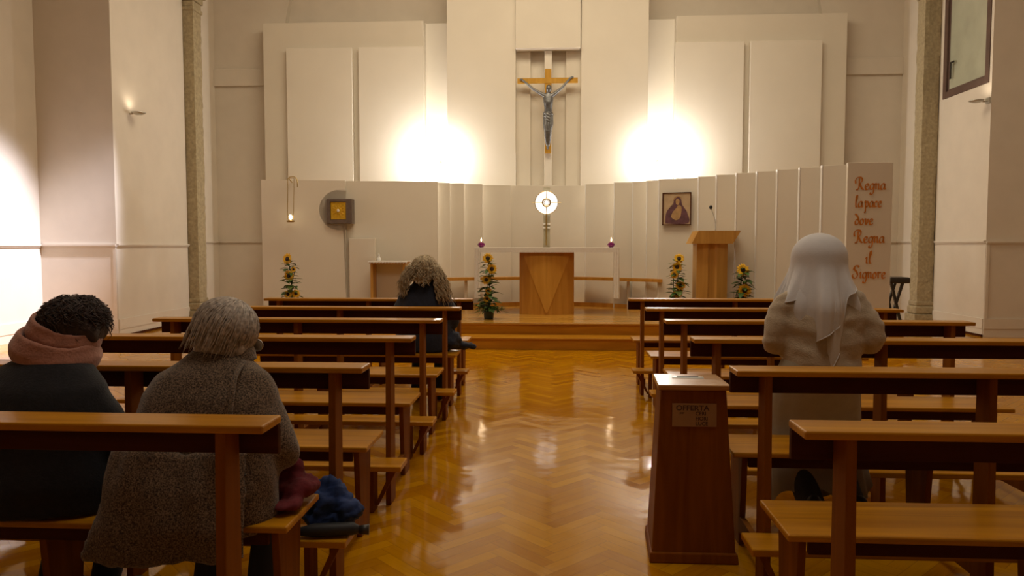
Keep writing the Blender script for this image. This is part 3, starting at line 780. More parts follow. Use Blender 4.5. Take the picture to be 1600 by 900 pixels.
# ---------------------------------------------------------------- calligraphy on the last board
G = {
 'a': (.50, [[(.42, .42), (.25, .5), (.08, .3), (.10, .05), (.26, .04), (.40, .25), (.43, .46), (.41, .12), (.50, .02)]]),
 'e': (.42, [[(.06, .24), (.26, .28), (.35, .40), (.22, .5), (.06, .32), (.12, .04), (.28, .02), (.38, .12)]]),
 'g': (.48, [[(.42, .42), (.25, .5), (.08, .3), (.12, .06), (.28, .05), (.40, .28), (.43, .47), (.40, -.1), (.28, -.36), (.10, -.32), (.14, -.18)]]),
 'n': (.50, [[(.03, .42), (.12, .5), (.13, .02)], [(.13, .32), (.25, .48), (.36, .44), (.36, .10), (.46, .03)]]),
 'l': (.30, [[(.06, .35), (.22, .75), (.22, 1.0), (.12, .9), (.09, .3), (.13, .03), (.26, .05)]]),
 'p': (.46, [[(.02, .42), (.12, .5), (.11, -.38), (.03, -.36)], [(.12, .36), (.28, .5), (.40, .3), (.30, .04), (.13, .08)]]),
 'c': (.40, [[(.36, .40), (.22, .5), (.07, .28), (.13, .04), (.34, .06)]]),
 'd': (.46, [[(.36, .40), (.2, .46), (.07, .28), (.10, .05), (.26, .02), (.40, .22), (.36, .52), (.22, .78), (.04, .92)]]),
 'o': (.46, [[(.22, .5), (.07, .3), (.12, .04), (.28, .03), (.39, .25), (.32, .46), (.22, .5)]]),
 'v': (.44, [[(.02, .44), (.12, .48), (.18, .03), (.33, .22), (.34, .50)]]),
 'r': (.42, [[(.03, .42), (.12, .5), (.13, .02)], [(.13, .34), (.25, .5), (.37, .44)]]),
 'i': (.26, [[(.03, .40), (.12, .50), (.11, .08), (.22, .03)], [(.13, .70), (.16, .72)]]),
 'R': (.72, [[(.24, .92), (.21, .3), (.10, .0), (.0, .06)], [(-.08, .52), (-.12, .78), (.05, 1.0), (.34, 1.02), (.50, .84), (.40, .60), (.22, .50)], [(.27, .52), (.48, .12), (.66, .02)]]),
 'S': (.60, [[(.56, .92), (.40, 1.04), (.18, .96), (.12, .74), (.32, .54), (.42, .28), (.28, .04), (.02, .04), (-.08, .24), (.02, .34)], [(.0, .72), (.1, .95), (.30, 1.08)]]),
 ' ': (.16, []),
}
def wy(x): return 9.660 - (x - 3.690) * .072 - .004
def write(text, x, z, em, sx):
    b = BM(); nib = Vector((math.cos(R(38)), math.sin(R(38)))) * em * .046
    for ch in text:
        adv, strokes = G[ch]
        for s in strokes:
            P = cr_path([(x + px * em * sx, z + pz * em, 0) for px, pz in s], 7)
            last = None
            for i, p in enumerate(P):
                d = (P[min(i + 1, len(P) - 1)] - P[max(i - 1, 0)]); d = Vector((d.x, d.y)); d.normalize()
                q = Vector((-d.y, d.x)); 
                if q.dot(nib) < 0: q = -q
                off = nib * 1.0 * abs(q.dot(nib.normalized())) + q * em * .024
                ring = []
                for sg in (-1, 1):
                    X_ = p.x + off.x * sg; Z_ = p.y + off.y * sg
                    ring += [b.verts.new((X_, wy(X_) - .002, Z_)), b.verts.new((X_, wy(X_) + .003, Z_))]
                if last:
                    for a_, c_ in ((0, 2), (2, 3), (3, 1), (1, 0)):
                        try: b.faces.new([last[a_], last[c_], ring[c_], ring[a_]])
                        except ValueError: pass
                last = ring
        x += adv * em * sx
    o = obj('painted_lettering', b, M['paint'], LB)
for text, x, z, em, sx in (('Regna', 3.80, 2.055, .155, .85), ('la pace', 3.785, 1.835, .150, .78), ('dove', 3.785, 1.615, .150, .84),
                           ('Regna', 3.80, 1.385, .160, .83), ('il', 3.925, 1.125, .155, .95), ('Signore', 3.785, .935, .155, .80)):
    write(text, x, z, em, sx)
LB['label'] = 'cream board with orange-brown calligraphy, nearest and rightmost of the screen'

# ---------------------------------------------------------------- small wall lamps
def wall_lamp(x, y, z, s, lab):
    t = thing('wall_lamp', lab, 'lamp', (x, y, z))
    b = BM(); box(b, min(x, x + s * .03), max(x, x + s * .03), y - .045, y + .045, z - .035, z + .055, .008); obj('wall_bracket', b, M['steel'], t)
    b = BM(); tube(b, [(x + s * .03, y, z), (x + s * .09, y, z)], .012, 8)
    lathe(b, [(.0, -.030), (.05, -.022), (.095, -.002), (.105, .012), (.095, .010), (.04, -.012), (0, -.018)], (x + s * .18, y, z + .005), 24)
    obj('shade', b, M['steel'], t, True)
    light('SPOT', 'wall_lamp_light', (x + s * .17, y, z + .03), 3, (1, .82, .60), radius=.05, spot=150, blend=.8, aim=(x + s * .10, y, z + 2))
wall_lamp(-6.462, 10.92, 3.34, 1, 'small metal uplight on the left wall between the pier edge and the stone column')
wall_lamp(6.325, 11.345, 3.46, -1, 'small metal uplight on the right wall under the brown window')
# ---------------------------------------------------------------- sunflowers
def leaf(b, base, d, ln, wd, droop=.3):
    base = Vector(base); d = Vector(d).normalized(); s = d.cross(Vector((0, 0, 1)));
    if s.length < .1: s = Vector((1, 0, 0))
    s.normalize(); up = s.cross(d)
    L_, C_, R_ = [], [], []
    for k in range(6):
        t_ = k / 5; p = base + d * ln * t_ - Vector((0, 0, 1)) * droop * ln * t_ * t_
        w_ = wd * math.sin(PI * min(1, t_ * .93 + .05)) ** .8
        L_.append(b.verts.new(p - s * w_ + up * w_ * .25)); C_.append(b.verts.new(p)); R_.append(b.verts.new(p + s * w_ + up * w_ * .25))
    for k in range(5):
        b.faces.new([L_[k], L_[k + 1], C_[k + 1], C_[k]]); b.faces.new([C_[k], C_[k + 1], R_[k + 1], R_[k]])
def sunflower(t, c, r, nrm, rng):
    c = Vector(c); nrm = Vector(nrm).normalized(); u, v = frame_of(nrm); r *= 1.15
    b = BM()
    for ring_, n_ in ((0, 15), (1, 15)):
        for k in range(n_):
            a = 2 * PI * (k + .5 * ring_) / n_ + rng.uniform(-.08, .08); d = u * math.cos(a) + v * math.sin(a); s = nrm.cross(d)
            rr = r * rng.uniform(1.0, 1.22); p0 = c + d * r * .3; w_ = r * .15
            tip = c + d * rr + nrm * (r * (.10 - .12 * ring_)) + s * rng.uniform(-.1, .1) * r
            mid = c + d * rr * .68 + nrm * r * .10
            q = [b.verts.new(p0 - s * w_ * .5), b.verts.new(mid - s * w_), b.verts.new(tip), b.verts.new(mid + s * w_), b.verts.new(p0 + s * w_ * .5)]
            cc = b.verts.new(mid + nrm * r * .04)
            for i in range(4): b.faces.new([q[i], q[i + 1], cc])
            b.faces.new([q[4], q[0], cc])
    f = obj('sunflower', b, M['petal'], t)
    b = BM(); m = Matrix.Translation(c + nrm * r * .08) @ nrm.to_track_quat('Z', 'Y').to_matrix().to_4x4() @ Matrix.Diagonal((r * .42, r * .42, r * .16, 1))
    bmesh.ops.create_uvsphere(b, u_segments=14, v_segments=8, radius=1, matrix=m); obj('flower_centre', b, M['seed'], f, True)
def arrangement(x, y, h, flowers, lab, seed, grp='sunflower arrangements on the platform'):
    rng = random.Random(seed)
    t = thing('sunflower_arrangement', lab, 'flowers', (x, y, PZ), grp)
    b = BM(); lathe(b, [(.062, PZ), (.068, PZ + .02), (.075, PZ + .10), (.082, PZ + .12), (.07, PZ + .12), (.065, PZ + .10)], (x, y, 0), 20); obj('pot', b, M['pot'], t, True)
    st = BM()
    for fx, fz, r in flowers:
        tube(st, cr_path([(x + rng.uniform(-.02, .02), y, PZ + .1), (x + fx * .4 + rng.uniform(-.03, .03), y + .02, PZ + .1 + fz * .45), (x + fx, y + .01, PZ + fz - .01)], 4), .006, 6)
    obj('stems', st, M['leaf'], t)
    b = BM(); b2 = BM()
    for k in range(84):
        z = PZ + .12 + (h - .20) * (k / 84) ** 1.15; a = k * 2.4 + rng.uniform(-.4, .4)
        wd_ = .05 + .02 * math.sin(k); rr = rng.uniform(.0, .025)
        sc_ = 1.0 - .45 * (z - PZ) / h
        bb = b if k % 4 else b2
        leaf(bb, (x + rr * math.cos(a), y + rr * math.sin(a), z), (math.cos(a), math.sin(a), rng.uniform(-.1, .6)), rng.uniform(.12, .25) * sc_, rng.uniform(.035, .07) * sc_, rng.uniform(.1, .5))
    for k in range(26):   # fine sprigs round the foot
        a = rng.uniform(0, 2 * PI); d = Vector((math.cos(a), math.sin(a), rng.uniform(-.25, .35)))
        L_ = rng.uniform(.18, .30); p0 = Vector((x, y, PZ + .13))
        P = [p0, p0 + d * L_ * .6 + Vector((0, 0, .03)), p0 + d * L_ + Vector((0, 0, -.02))]
        tube(b, P, .0025, 4)
        for q in range(5):
            pp = P[0].lerp(P[2], .35 + q * .15) + Vector((0, 0, .015)); dd = d + Vector((rng.uniform(-1, 1), rng.uniform(-1, 1), rng.uniform(-.3, .8)))
            leaf(b, pp, dd, .045, .011, .2)
    obj('foliage', b, M['leaf'], t); obj('light_foliage', b2, M['leaf2'], t)
    for k, (fx, fz, r) in enumerate(flowers):
        sunflower(t, (x + fx, y - .05 if k else y - .02, PZ + fz), r, (rng.uniform(-.35, .35) + fx * 2, -1, rng.uniform(0, .5)), rng)
arrangement(-.943, 10.40, .92, [(-.01, .86, .062), (.05, .71, .062), (-.03, .555, .058), (.0, .40, .042), (-.02, .29, .045)], 'tall sunflower arrangement in front of the left end of the altar', 1)
arrangement(-3.93, 10.75, .90, [(-.03, .84, .07), (.07, .69, .035), (.0, .60, .066), (-.02, .32, .055), (.10, .33, .05)], 'sunflower arrangement at the far left, below the tabernacle niche', 2)
arrangement(1.765, 10.85, .90, [(.02, .85, .062), (-.01, .73, .062), (-.05, .62, .05), (.04, .46, .06), (.0, .34, .055)], 'sunflower arrangement between the altar and the lectern, under the icon', 3)
arrangement(2.60, 10.42, .80, [(-.01, .70, .075), (.01, .42, .075), (-.05, .25, .05)], 'shorter sunflower arrangement right of the lectern', 4)

# ---------------------------------------------------------------- pews
def make_pew():
    t = thing('pew', 'pew', 'pew', (0, 0, 0))
    W2 = .95
    b = BM(); box(b, -W2, W2, -.135, 0, .848, .870, .005); obj('book_ledge', b, M['desk'], t)
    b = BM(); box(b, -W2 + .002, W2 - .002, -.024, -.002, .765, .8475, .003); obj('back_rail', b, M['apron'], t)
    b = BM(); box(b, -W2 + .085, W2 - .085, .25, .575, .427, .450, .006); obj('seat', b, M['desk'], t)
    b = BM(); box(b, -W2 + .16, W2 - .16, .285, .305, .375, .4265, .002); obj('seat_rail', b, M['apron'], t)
    b = BM(); box(b, -W2 + .025, W2 - .025, -.30, -.135, .222, .250, .005); obj('kneeler', b, M['desk'], t)
    for x in (-W2 + .125, .0, W2 - .125):
        s = -1 if x < 0 else 1
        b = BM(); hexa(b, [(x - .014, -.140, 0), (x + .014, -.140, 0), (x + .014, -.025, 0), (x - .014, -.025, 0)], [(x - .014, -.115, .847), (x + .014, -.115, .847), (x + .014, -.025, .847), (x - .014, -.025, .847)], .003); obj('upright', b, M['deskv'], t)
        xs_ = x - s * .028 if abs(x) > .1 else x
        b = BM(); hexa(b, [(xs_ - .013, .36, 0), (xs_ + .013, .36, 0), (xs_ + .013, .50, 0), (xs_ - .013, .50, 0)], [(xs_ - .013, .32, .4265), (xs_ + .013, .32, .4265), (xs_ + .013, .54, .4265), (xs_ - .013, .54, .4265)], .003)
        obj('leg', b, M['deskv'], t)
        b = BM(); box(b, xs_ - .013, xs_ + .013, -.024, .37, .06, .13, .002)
        obj('stretcher', b, M['deskv'], t)
        if abs(x) > .1:
            b = BM(); xk = x - s * .06
            box(b, xk - .012, xk + .012, -.26, -.17, 0, .2215, .002); obj('kneeler_leg', b, M['deskv'], t); b = BM()
            hexa(b, [(xk + s * .012, -.23, .03), (xk + s * .03, -.23, .03), (xk + s * .03, -.205, .03), (xk + s * .012, -.205, .03)], [(xk + s * .10, -.23, .2215), (xk + s * .13, -.23, .2215), (xk + s * .13, -.205, .2215), (xk + s * .10, -.205, .2215)])
            obj('kneeler_bracket', b, M['deskv'], t)
    return t
pew0 = make_pew(); first = True
LR = [(-.764, 2.004), (-.747, 2.935), (-.737, 3.865), (-.734, 4.803), (-.730, 5.740), (-.742, 6.675)]
RRW = [(.635, 2.032), (.686, 2.952), (.705, 3.912), (.701, 4.852), (.689, 5.775), (.660, 6.80)]
LLAB = ['nearest pew on the left, where the women in black coat and tweed sit',
        'second pew from the camera on the left, just in front of the grey-haired woman',
        'third pew from the camera on the left side', 'fourth pew from the camera on the left side',
        'fifth pew from the camera on the left, where the blonde person sits', 'foremost left pew, in front of the blonde person']
RLAB = ['nearest pew on the right, with a wide glossy seat in the lower right corner',
        'second pew from the camera on the right, between the offering box and the kneeling nun',
        'third pew from the camera on the right, on whose ledge the nun leans', 'fourth pew from the camera on the right side',
        'fifth pew from the camera on the right side', 'foremost right pew, nearest to the altar steps']
for side, rows, labs in ((-1, LR, LLAB), (1, RRW, RLAB)):
    for (x, y), lab in zip(rows, labs):
        p = pew0 if first else dup(pew0); first = False
        p.location = (x + side * .95, y, 0); tag(p, lab, 'pew', 'wooden pews on the %s of the aisle' % ('left' if side < 0 else 'right'))

# ---------------------------------------------------------------- offering box
t = thing('offering_box', 'tall tapering wooden offering box with a small plaque, standing in the aisle', 'offering box', (.585, 3.24, 0))
b = BM()
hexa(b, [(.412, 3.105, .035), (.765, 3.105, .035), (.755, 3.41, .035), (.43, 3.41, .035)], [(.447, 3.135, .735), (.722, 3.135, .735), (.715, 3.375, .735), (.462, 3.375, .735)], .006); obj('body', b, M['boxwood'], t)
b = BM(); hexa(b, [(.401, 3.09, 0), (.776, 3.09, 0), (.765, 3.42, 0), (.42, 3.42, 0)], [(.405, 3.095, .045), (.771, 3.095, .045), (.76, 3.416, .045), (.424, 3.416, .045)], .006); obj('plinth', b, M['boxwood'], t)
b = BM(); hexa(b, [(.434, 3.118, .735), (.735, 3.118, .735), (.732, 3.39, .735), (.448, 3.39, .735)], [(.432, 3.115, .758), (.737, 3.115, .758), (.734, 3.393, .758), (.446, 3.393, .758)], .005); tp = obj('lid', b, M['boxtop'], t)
b = BM(); hexa(b, [(.515, 3.285, .758), (.655, 3.275, .758), (.660, 3.31, .758), (.53, 3.33, .758)], [(.518, 3.288, .762), (.652, 3.278, .762), (.657, 3.307, .762), (.532, 3.327, .762)]); sl = obj('slot_plate', b, M['steel'], tp)
b = BM(); box(b, .54, .635, 3.297, 3.306, .7615, .7635); obj('coin_slot', b, M['black'], sl)
# plaque, lettered, lying on the sloped front
def fyb(z): return 3.105 + (z - .035) * .03 / .70 - .0005
b = BM(); z0, z1 = .580, .678
hexa(b, [(.495, fyb(z0) - .004, z0), (.680, fyb(z0) - .004, z0), (.680, fyb(z0), z0), (.495, fyb(z0), z0)], [(.495, fyb(z1) - .004, z1), (.680, fyb(z1) - .004, z1), (.680, fyb(z1), z1), (.495, fyb(z1), z1)])
plq = obj('plaque', b, M['plate'], t)
def flat_text(s, x, z, size, parent, mat, sx=1.0):
    cu = bpy.data.curves.new('t', 'FONT'); cu.body = s; cu.size = size; cu.extrude = .0006; cu.offset = size * .018
    o = bpy.data.objects.new('t', cu); COL.objects.link(o); o.rotation_euler = (PI / 2, 0, 0)
    dg = bpy.context.evaluated_depsgraph_get(); dg.update()
    me = bpy.data.meshes.new_from_object(o.evaluated_get(dg)); bpy.data.objects.remove(o)
    b = BM(); b.from_mesh(me); bpy.data.meshes.remove(me)
    for v in b.verts:
        X_, Y_, Z_ = v.co.x * sx + x, v.co.y, v.co.z
        zz = z + Y_; v.co = Vector((X_, fyb(zz) - .0046 - Z_, zz))
    return obj('engraved_text', b, mat, parent)
flat_text('OFFERTA', .510, .649, .030, plq, M['ink'], 1.12)
flat_text('per', .526, .634, .014, plq, M['ink'])
flat_text('CERI', .592, .6285, .0215, plq, M['ink'], 1.0)
flat_text('FIORI', .592, .6075, .0215, plq, M['ink'], 1.0)
flat_text('LUCE', .592, .5865, .0215, plq, M['ink'], 1.0)

# ---------------------------------------------------------------- dark stool behind the lettered board
t = thing('folding_stool', 'dark folding stool half hidden behind the lettered board by the right wall', 'stool', (4.52, 10.0, PZ))
b = BM(); box(b, 4.34, 4.60, 9.86, 10.14, .86, .94, .02); obj('seat', b, M['dark'], t)
for y in (9.895, 10.105):
    for xa, xb in ((4.50, 4.36), (4.36, 4.52)):
        b = BM(); yy = y + (.02 if xa < xb else -.02)
        hexa(b, [(xa - .016, yy - .014, PZ), (xa + .016, yy - .014, PZ), (xa + .016, yy + .014, PZ), (xa - .016, yy + .014, PZ)], [(xb - .016, yy - .014, .86), (xb + .016, yy - .014, .86), (xb + .016, yy + .014, .86), (xb - .016, yy + .014, .86)]); obj('leg', b, M['dark'], t)
# ================================================================= PEOPLE
def limb(b, pts, rad, seg=12, n=5):
    P = cr_path(pts, n); m = len(pts) - 1; rr = []
    for i in range(len(P)):
        t_ = i / n; k = min(int(t_), m - 1); f = t_ - k; rr.append(rad[k] * (1 - f) + rad[k + 1] * f)
    tube(b, P, rr, seg)
    ell(b, P[0], [rr[0]] * 3, seg=12); ell(b, P[-1], [rr[-1]] * 3, seg=12)
def hand(b, wrist, d, palm_n, size=.18, curl=.5, thumb=1):
    """palm plus five unequal bent fingers; d = finger direction, palm_n = palm normal"""
    w_ = Vector(wrist); d = Vector(d).normalized(); pn = Vector(palm_n).normalized(); s = d.cross(pn).normalized() * thumb
    k = size / .18
    pc = w_ + d * .045 * k
    m = Matrix((s, d, -pn)).transposed().to_4x4()
    bmesh.ops.create_uvsphere(b, u_segments=14, v_segments=10, radius=1, matrix=Matrix.Translation(pc) @ m @ Matrix.Diagonal((.038 * k, .052 * k, .015 * k, 1)))
    for i, (off, ln) in enumerate(((-.028, .062), (-.010, .074), (.009, .080), (.027, .072))):
        p = w_ + d * .085 * k + s * off * k; P = [p - d * .02 * k, p]; dd = d.copy()
        for seg_ in (.45, .32, .23):
            dd = (dd + pn * curl * .55).normalized(); p = p + dd * ln * seg_ * k; P.append(p)
        tube(b, P, [.0085 * k, .0085 * k, .008 * k, .0075 * k, .006 * k], 8); ell(b, P[-1], [.0062 * k] * 3, seg=8)
    p = w_ + d * .025 * k + s * .030 * k
    P = [p, p + (s * .8 + d * .6).normalized() * .030 * k, p + (s * .8 + d * .6).normalized() * .03 * k + (d + pn * .5 + s * .2).normalized() * .028 * k]
    P.append(P[-1] + (d + pn * .7).normalized() * .022 * k)
    tube(b, P, [.012 * k, .0105 * k, .009 * k, .007 * k], 8); ell(b, P[-1], [.0072 * k] * 3, seg=8)
def head_bm(b, c, look, up=(0, 0, 1), r=.098):
    """skull, jaw, nose, mouth, eyes, ears; look = facing direction"""
    c = Vector(c); f = Vector(look).normalized(); u = Vector(up); u = (u - f * u.dot(f)).normalized(); s = f.cross(u).normalized()
    m = Matrix((s, f, u)).transposed().to_4x4()
    def E(p, rad, seg=14): bmesh.ops.create_uvsphere(b, u_segments=seg, v_segments=seg // 2 + 3, radius=1, matrix=Matrix.Translation(c) @ m @ Matrix.Translation(Vector(p) * (r / .098)) @ Matrix.Diagonal((*[q * r / .098 for q in rad], 1)))
    E((0, -.008, .022), (.077, .094, .082), 20); E((0, .038, -.032), (.056, .055, .072)); E((0, .062, -.082), (.032, .028, .022))
    E((0, .098, -.018), (.012, .018, .022), 8); E((0, .084, .002), (.010, .014, .03), 8); E((0, .083, -.052), (.024, .012, .008), 8); E((0, .081, -.063), (.021, .012, .008), 8)
    E((.03, .078, .012), (.018, .012, .012), 8); E((-.03, .078, .012), (.018, .012, .012), 8); E((.0, .078, .03), (.048, .014, .008), 8)
    for k in (-1, 1): E((k * .079, -.005, -.006), (.009, .018, .03), 10)
    return m
def shoe(b, heel, d, ln=.25):
    h = Vector(heel); d = Vector(d).normalized(); s = d.cross(Vector((0, 0, 1)))
    s = s.normalized() if s.length > .1 else Vector((1, 0, 0)); u = s.cross(d).normalized()
    m = Matrix((s, d, u)).transposed().to_4x4()
    for p, r_ in (((0, .05, .03), (.036, .06, .042)), ((0, .13, .025), (.044, .08, .034)), ((0, .19, .02), (.044, .055, .024)), ((0, .02, .07), (.034, .04, .035))):
        bmesh.ops.create_uvsphere(b, u_segments=14, v_segments=9, radius=1, matrix=Matrix.Translation(h) @ m @ Matrix.Translation(p) @ Matrix.Diagonal((*r_, 1)))
    bmesh.ops.create_cube(b, size=1, matrix=Matrix.Translation(h) @ m @ Matrix.Translation((0, .11, -.004)) @ Matrix.Diagonal((.07, .21, .014, 1)))
def clothfold(amp, kx=26, kz=7, seed=0):
    def f(p):
        a = noise.noise(Vector((p.x * kx * .35 + seed, p.y * kx * .35, p.z * kz * .35)))
        c = noise.noise(Vector((p.x * kx + seed, p.y * kx, p.z * kz)))
        return amp * (a * 1.3 + c * .5)
    return f
def strands(name, parent, mat, c, rad, n, length, rng, dirs=None, rmax=.0035, back=-1, wave=0., spread=.0, m=None, amin=-1):
    """locks of hair laid over a skull ellipsoid (centre c, radii rad), falling from the crown"""
    b = BM(); c = Vector(c); rad = Vector(rad)
    for _ in range(n):
        az = rng.uniform(-PI, PI); 
        th0 = rng.uniform(.05, .9)
        ph = rng.uniform(0, 6.28); L_ = rng.uniform(*length); P = []
        for k in range(9):
            th = th0 + L_ * k / 8
            thc = min(th, PI * .56)
            q = Vector((math.sin(thc) * math.sin(az), -math.sin(thc) * math.cos(az), math.cos(thc)))
            lift = 1.015 + .02 * math.sin(ph) 
            p = Vector((q.x * rad.x, q.y * rad.y, q.z * rad.z)) * lift
            if th > thc: p.z -= (th - thc) * rad.z * 1.0; p.x *= 1 + spread * (th - thc); p.y *= 1 + spread * .3 * (th - thc)
            if wave: p += Vector((math.sin(ph + k * 1.9), math.cos(ph + k * 1.5), math.sin(ph * 2 + k))) * wave * min(1, k / 3)
            if m is not None: p = m @ p
            P.append(c + p)
        r_ = rng.uniform(.5, 1) * rmax
        tube(b, P, [r_] * 7 + [r_ * .7, r_ * .2], 5)
    return obj(name, b, mat, parent, True)

# ---------------------------------------------------------------- kneeling nun
def nun():
    t = thing('person', 'person kneeling in a white veil, cream cardigan and pale skirt on the right', 'person', (1.28, 3.62, 0))
    X = 1.275
    b = BM()
    hc = (X + .005, 3.70, 1.258)
    head_bm(b, hc, (0, 1, -.35), r=.100)
    limb(b, [(X, 3.64, 1.08), (X, 3.665, 1.17), (X + .004, 3.69, 1.24)], [.06, .052, .052])
    loft(b, [(X, 3.62, .70, .14, .10), (X, 3.61, .88, .125, .09), (X, 3.62, 1.02, .15, .095), (X, 3.63, 1.09, .12, .07), (X, 3.64, 1.11, .06, .05)])
    for s in (-1, 1):
        limb(b, [(X + s * .16, 3.63, 1.06), (X + s * .215, 3.62, .90), (X + s * .06, 3.82, .925)], [.048, .04, .026])
        limb(b, [(X + s * .09, 3.60, .70), (X + s * .10, 3.70, .31)], [.08, .06]); limb(b, [(X + s * .10, 3.69, .315), (X + s * .09, 3.45, .16), (X + s * .09, 3.27, .12)], [.055, .05, .034])
        hand(b, (X + s * .045, 3.835, .915), (-s * .75, .6, .12), (-s * .5, -.6, -.3), .17, .75, -s)
    obj('body', voxel(b, .009, 2), M['skin'], t, True)
    # cardigan
    b = BM()
    loft(b, [(X, 3.60, .74, .185, .125), (X, 3.60, .82, .19, .125), (X, 3.60, .90, .185, .12), (X, 3.61, 1.0, .195, .12), (X, 3.62, 1.07, .185, .10), (X, 3.63, 1.115, .12, .08), (X, 3.64, 1.15, .07, .065)])
    for s in (-1, 1):
        limb(b, [(X + s * .155, 3.62, 1.075), (X + s * .205, 3.61, .99), (X + s * .225, 3.60, .885), (X + s * .20, 3.66, .865), (X + s * .085, 3.80, .925)], [.062, .062, .056, .052, .036])
    obj('cardigan', voxel(b, .011, 4, clothfold(.013, 12, 30, 3)), M['cardigan'], t, True)
    # skirt: one tube from the waist to the hem behind the seat
    b = BM(); seg = 64; rings = []
    prof = [(.80, 3.60, .165, .115), (.72, 3.60, .20, .12), (.62, 3.615, .215, .11), (.52, 3.63, .222, .095), (.44, 3.632, .225, .088), (.36, 3.60, .225, .055), (.28, 3.565, .225, .045), (.17, 3.525, .232, .06)]
    for i, (z, y, rx, ry) in enumerate(prof):
        rg = []
        for k in range(seg):
            a = 2 * PI * k / seg; f = 1 + (.06 * i / 7) * math.sin(a * 9 + .5) + .03 * i / 7 * math.sin(a * 17)
            zz = z + (.035 * math.sin(a * 3 + 1.1) + .02 * math.sin(a * 7) if i == 7 else 0)
            rg.append(b.verts.new((X - .02 + rx * math.cos(a) * f, y + ry * math.sin(a) * f, zz)))
        rings.append(rg)
    for a, c in zip(rings, rings[1:]):
        for k in range(seg): b.faces.new([a[k], a[(k + 1) % seg], c[(k + 1) % seg], c[k]])
    o = obj('skirt', b, M['skirt'], t, True)
    sm = o.modifiers.new('s', 'SUBSURF'); sm.levels = 1; sm.render_levels = 1
    # veil, two layers
    def veil(name, hem, lift, a_max=R(128), shift=0):
        b = BM(); na, nr = 60, 26; grid = []
        for i in range(na + 1):
            a = -a_max + 2 * a_max * i / na; h = hem(a); col_ = []
            for j in range(nr + 1):
                t_ = j / nr
                if t_ < .34:     # over the skull
                    th = t_ / .34 * PI * .5
                    r_ = math.sin(th); x = .118 * r_ * math.sin(a); y = -.125 * r_ * math.cos(a); z = .122 * math.cos(th)
                    if math.cos(a) < 0: y = .105 * r_ * -math.cos(a)
                else:
                    q = (t_ - .34) / .66; drop = q * (hc[2] - h); z = -drop
                    fl = min(1, drop / .24); sh = fl * fl * (3 - 2 * fl)
                    lat = .118 + sh * .058 - max(0, drop - .22) * .12
                    bk = .125 + sh * .075 - max(0, drop - .2) * .02
                    x = lat * math.sin(a); y = -bk * math.cos(a) if math.cos(a) > 0 else .105 * -math.cos(a)
                    fo = sh * .005 * math.sin(a * 27 + q * 3 + shift) + sh * (.022 * math.sin(a * 7 + 1 + shift) + .008 * math.sin(a * 15 + 2 + shift * 2)); x += fo * math.sin(a); y -= fo * abs(math.cos(a))
                x *= 1 + lift; y *= 1 + lift; z = z + lift * .1 if z > 0 else z
                col_.append(b.verts.new((hc[0] + x, hc[1] - .015 + y, hc[2] + .015 + z)))
            grid.append(col_)
        for i in range(na):
            for j in range(nr):
                try: b.faces.new([grid[i][j], grid[i + 1][j], grid[i + 1][j + 1], grid[i][j + 1]])
                except ValueError: pass
        rim = [v.co.copy() for v in [c_[-1] for c_ in grid]]
        tube(b, rim, .0035, 6)
        bmesh.ops.remove_doubles(b, verts=b.verts[:], dist=.0004)
        o = obj(name, b, M['veil'], t, True)
        so = o.modifiers.new('t', 'SOLIDIFY'); so.thickness = .003
        su = o.modifiers.new('s', 'SUBSURF'); su.levels = 1; su.render_levels = 1
        return o
    def zig(pts):
        def f(a):
            a = math.degrees(a)
            for (a0, h0), (a1, h1) in zip(pts, pts[1:]):
                if a <= a1: return h0 + (h1 - h0) * max(0, (a - a0) / (a1 - a0))
            return pts[-1][1]
        return f
    veil('veil', zig([(-130, 1.02), (-85, 1.02), (-60, .96), (-46, .88), (-26, .85), (-2, .755), (12, .83), (30, .845), (46, .93), (70, .97), (90, 1.03), (130, 1.04)]), 0.0)
    veil('veil_upper_layer', zig([(-130, 1.04), (-85, 1.05), (-60, 1.06), (-46, 1.08), (-34, .90), (-30, .87), (22, .985), (26, 1.10), (45, 1.12), (70, 1.14), (90, 1.08), (130, 1.06)]), .11, shift=1.7)
    for s in (-1, 1):
        b = BM(); shoe(b, (X + s * .10 - .02, 3.24, .20), (0, .25, -1.0)); nb = voxel(b, .008, 2); obj('shoe', nb, M['shoe'], t, True)
        b = BM(); limb(b, [(X + s * .10, 3.66, .32), (X + s * .092, 3.45, .165), (X + s * .09, 3.27, .13)], [.064, .062, .047]); obj('stocking', voxel(b, .01, 2), M['stocking'], t, True)
    return t
nun()

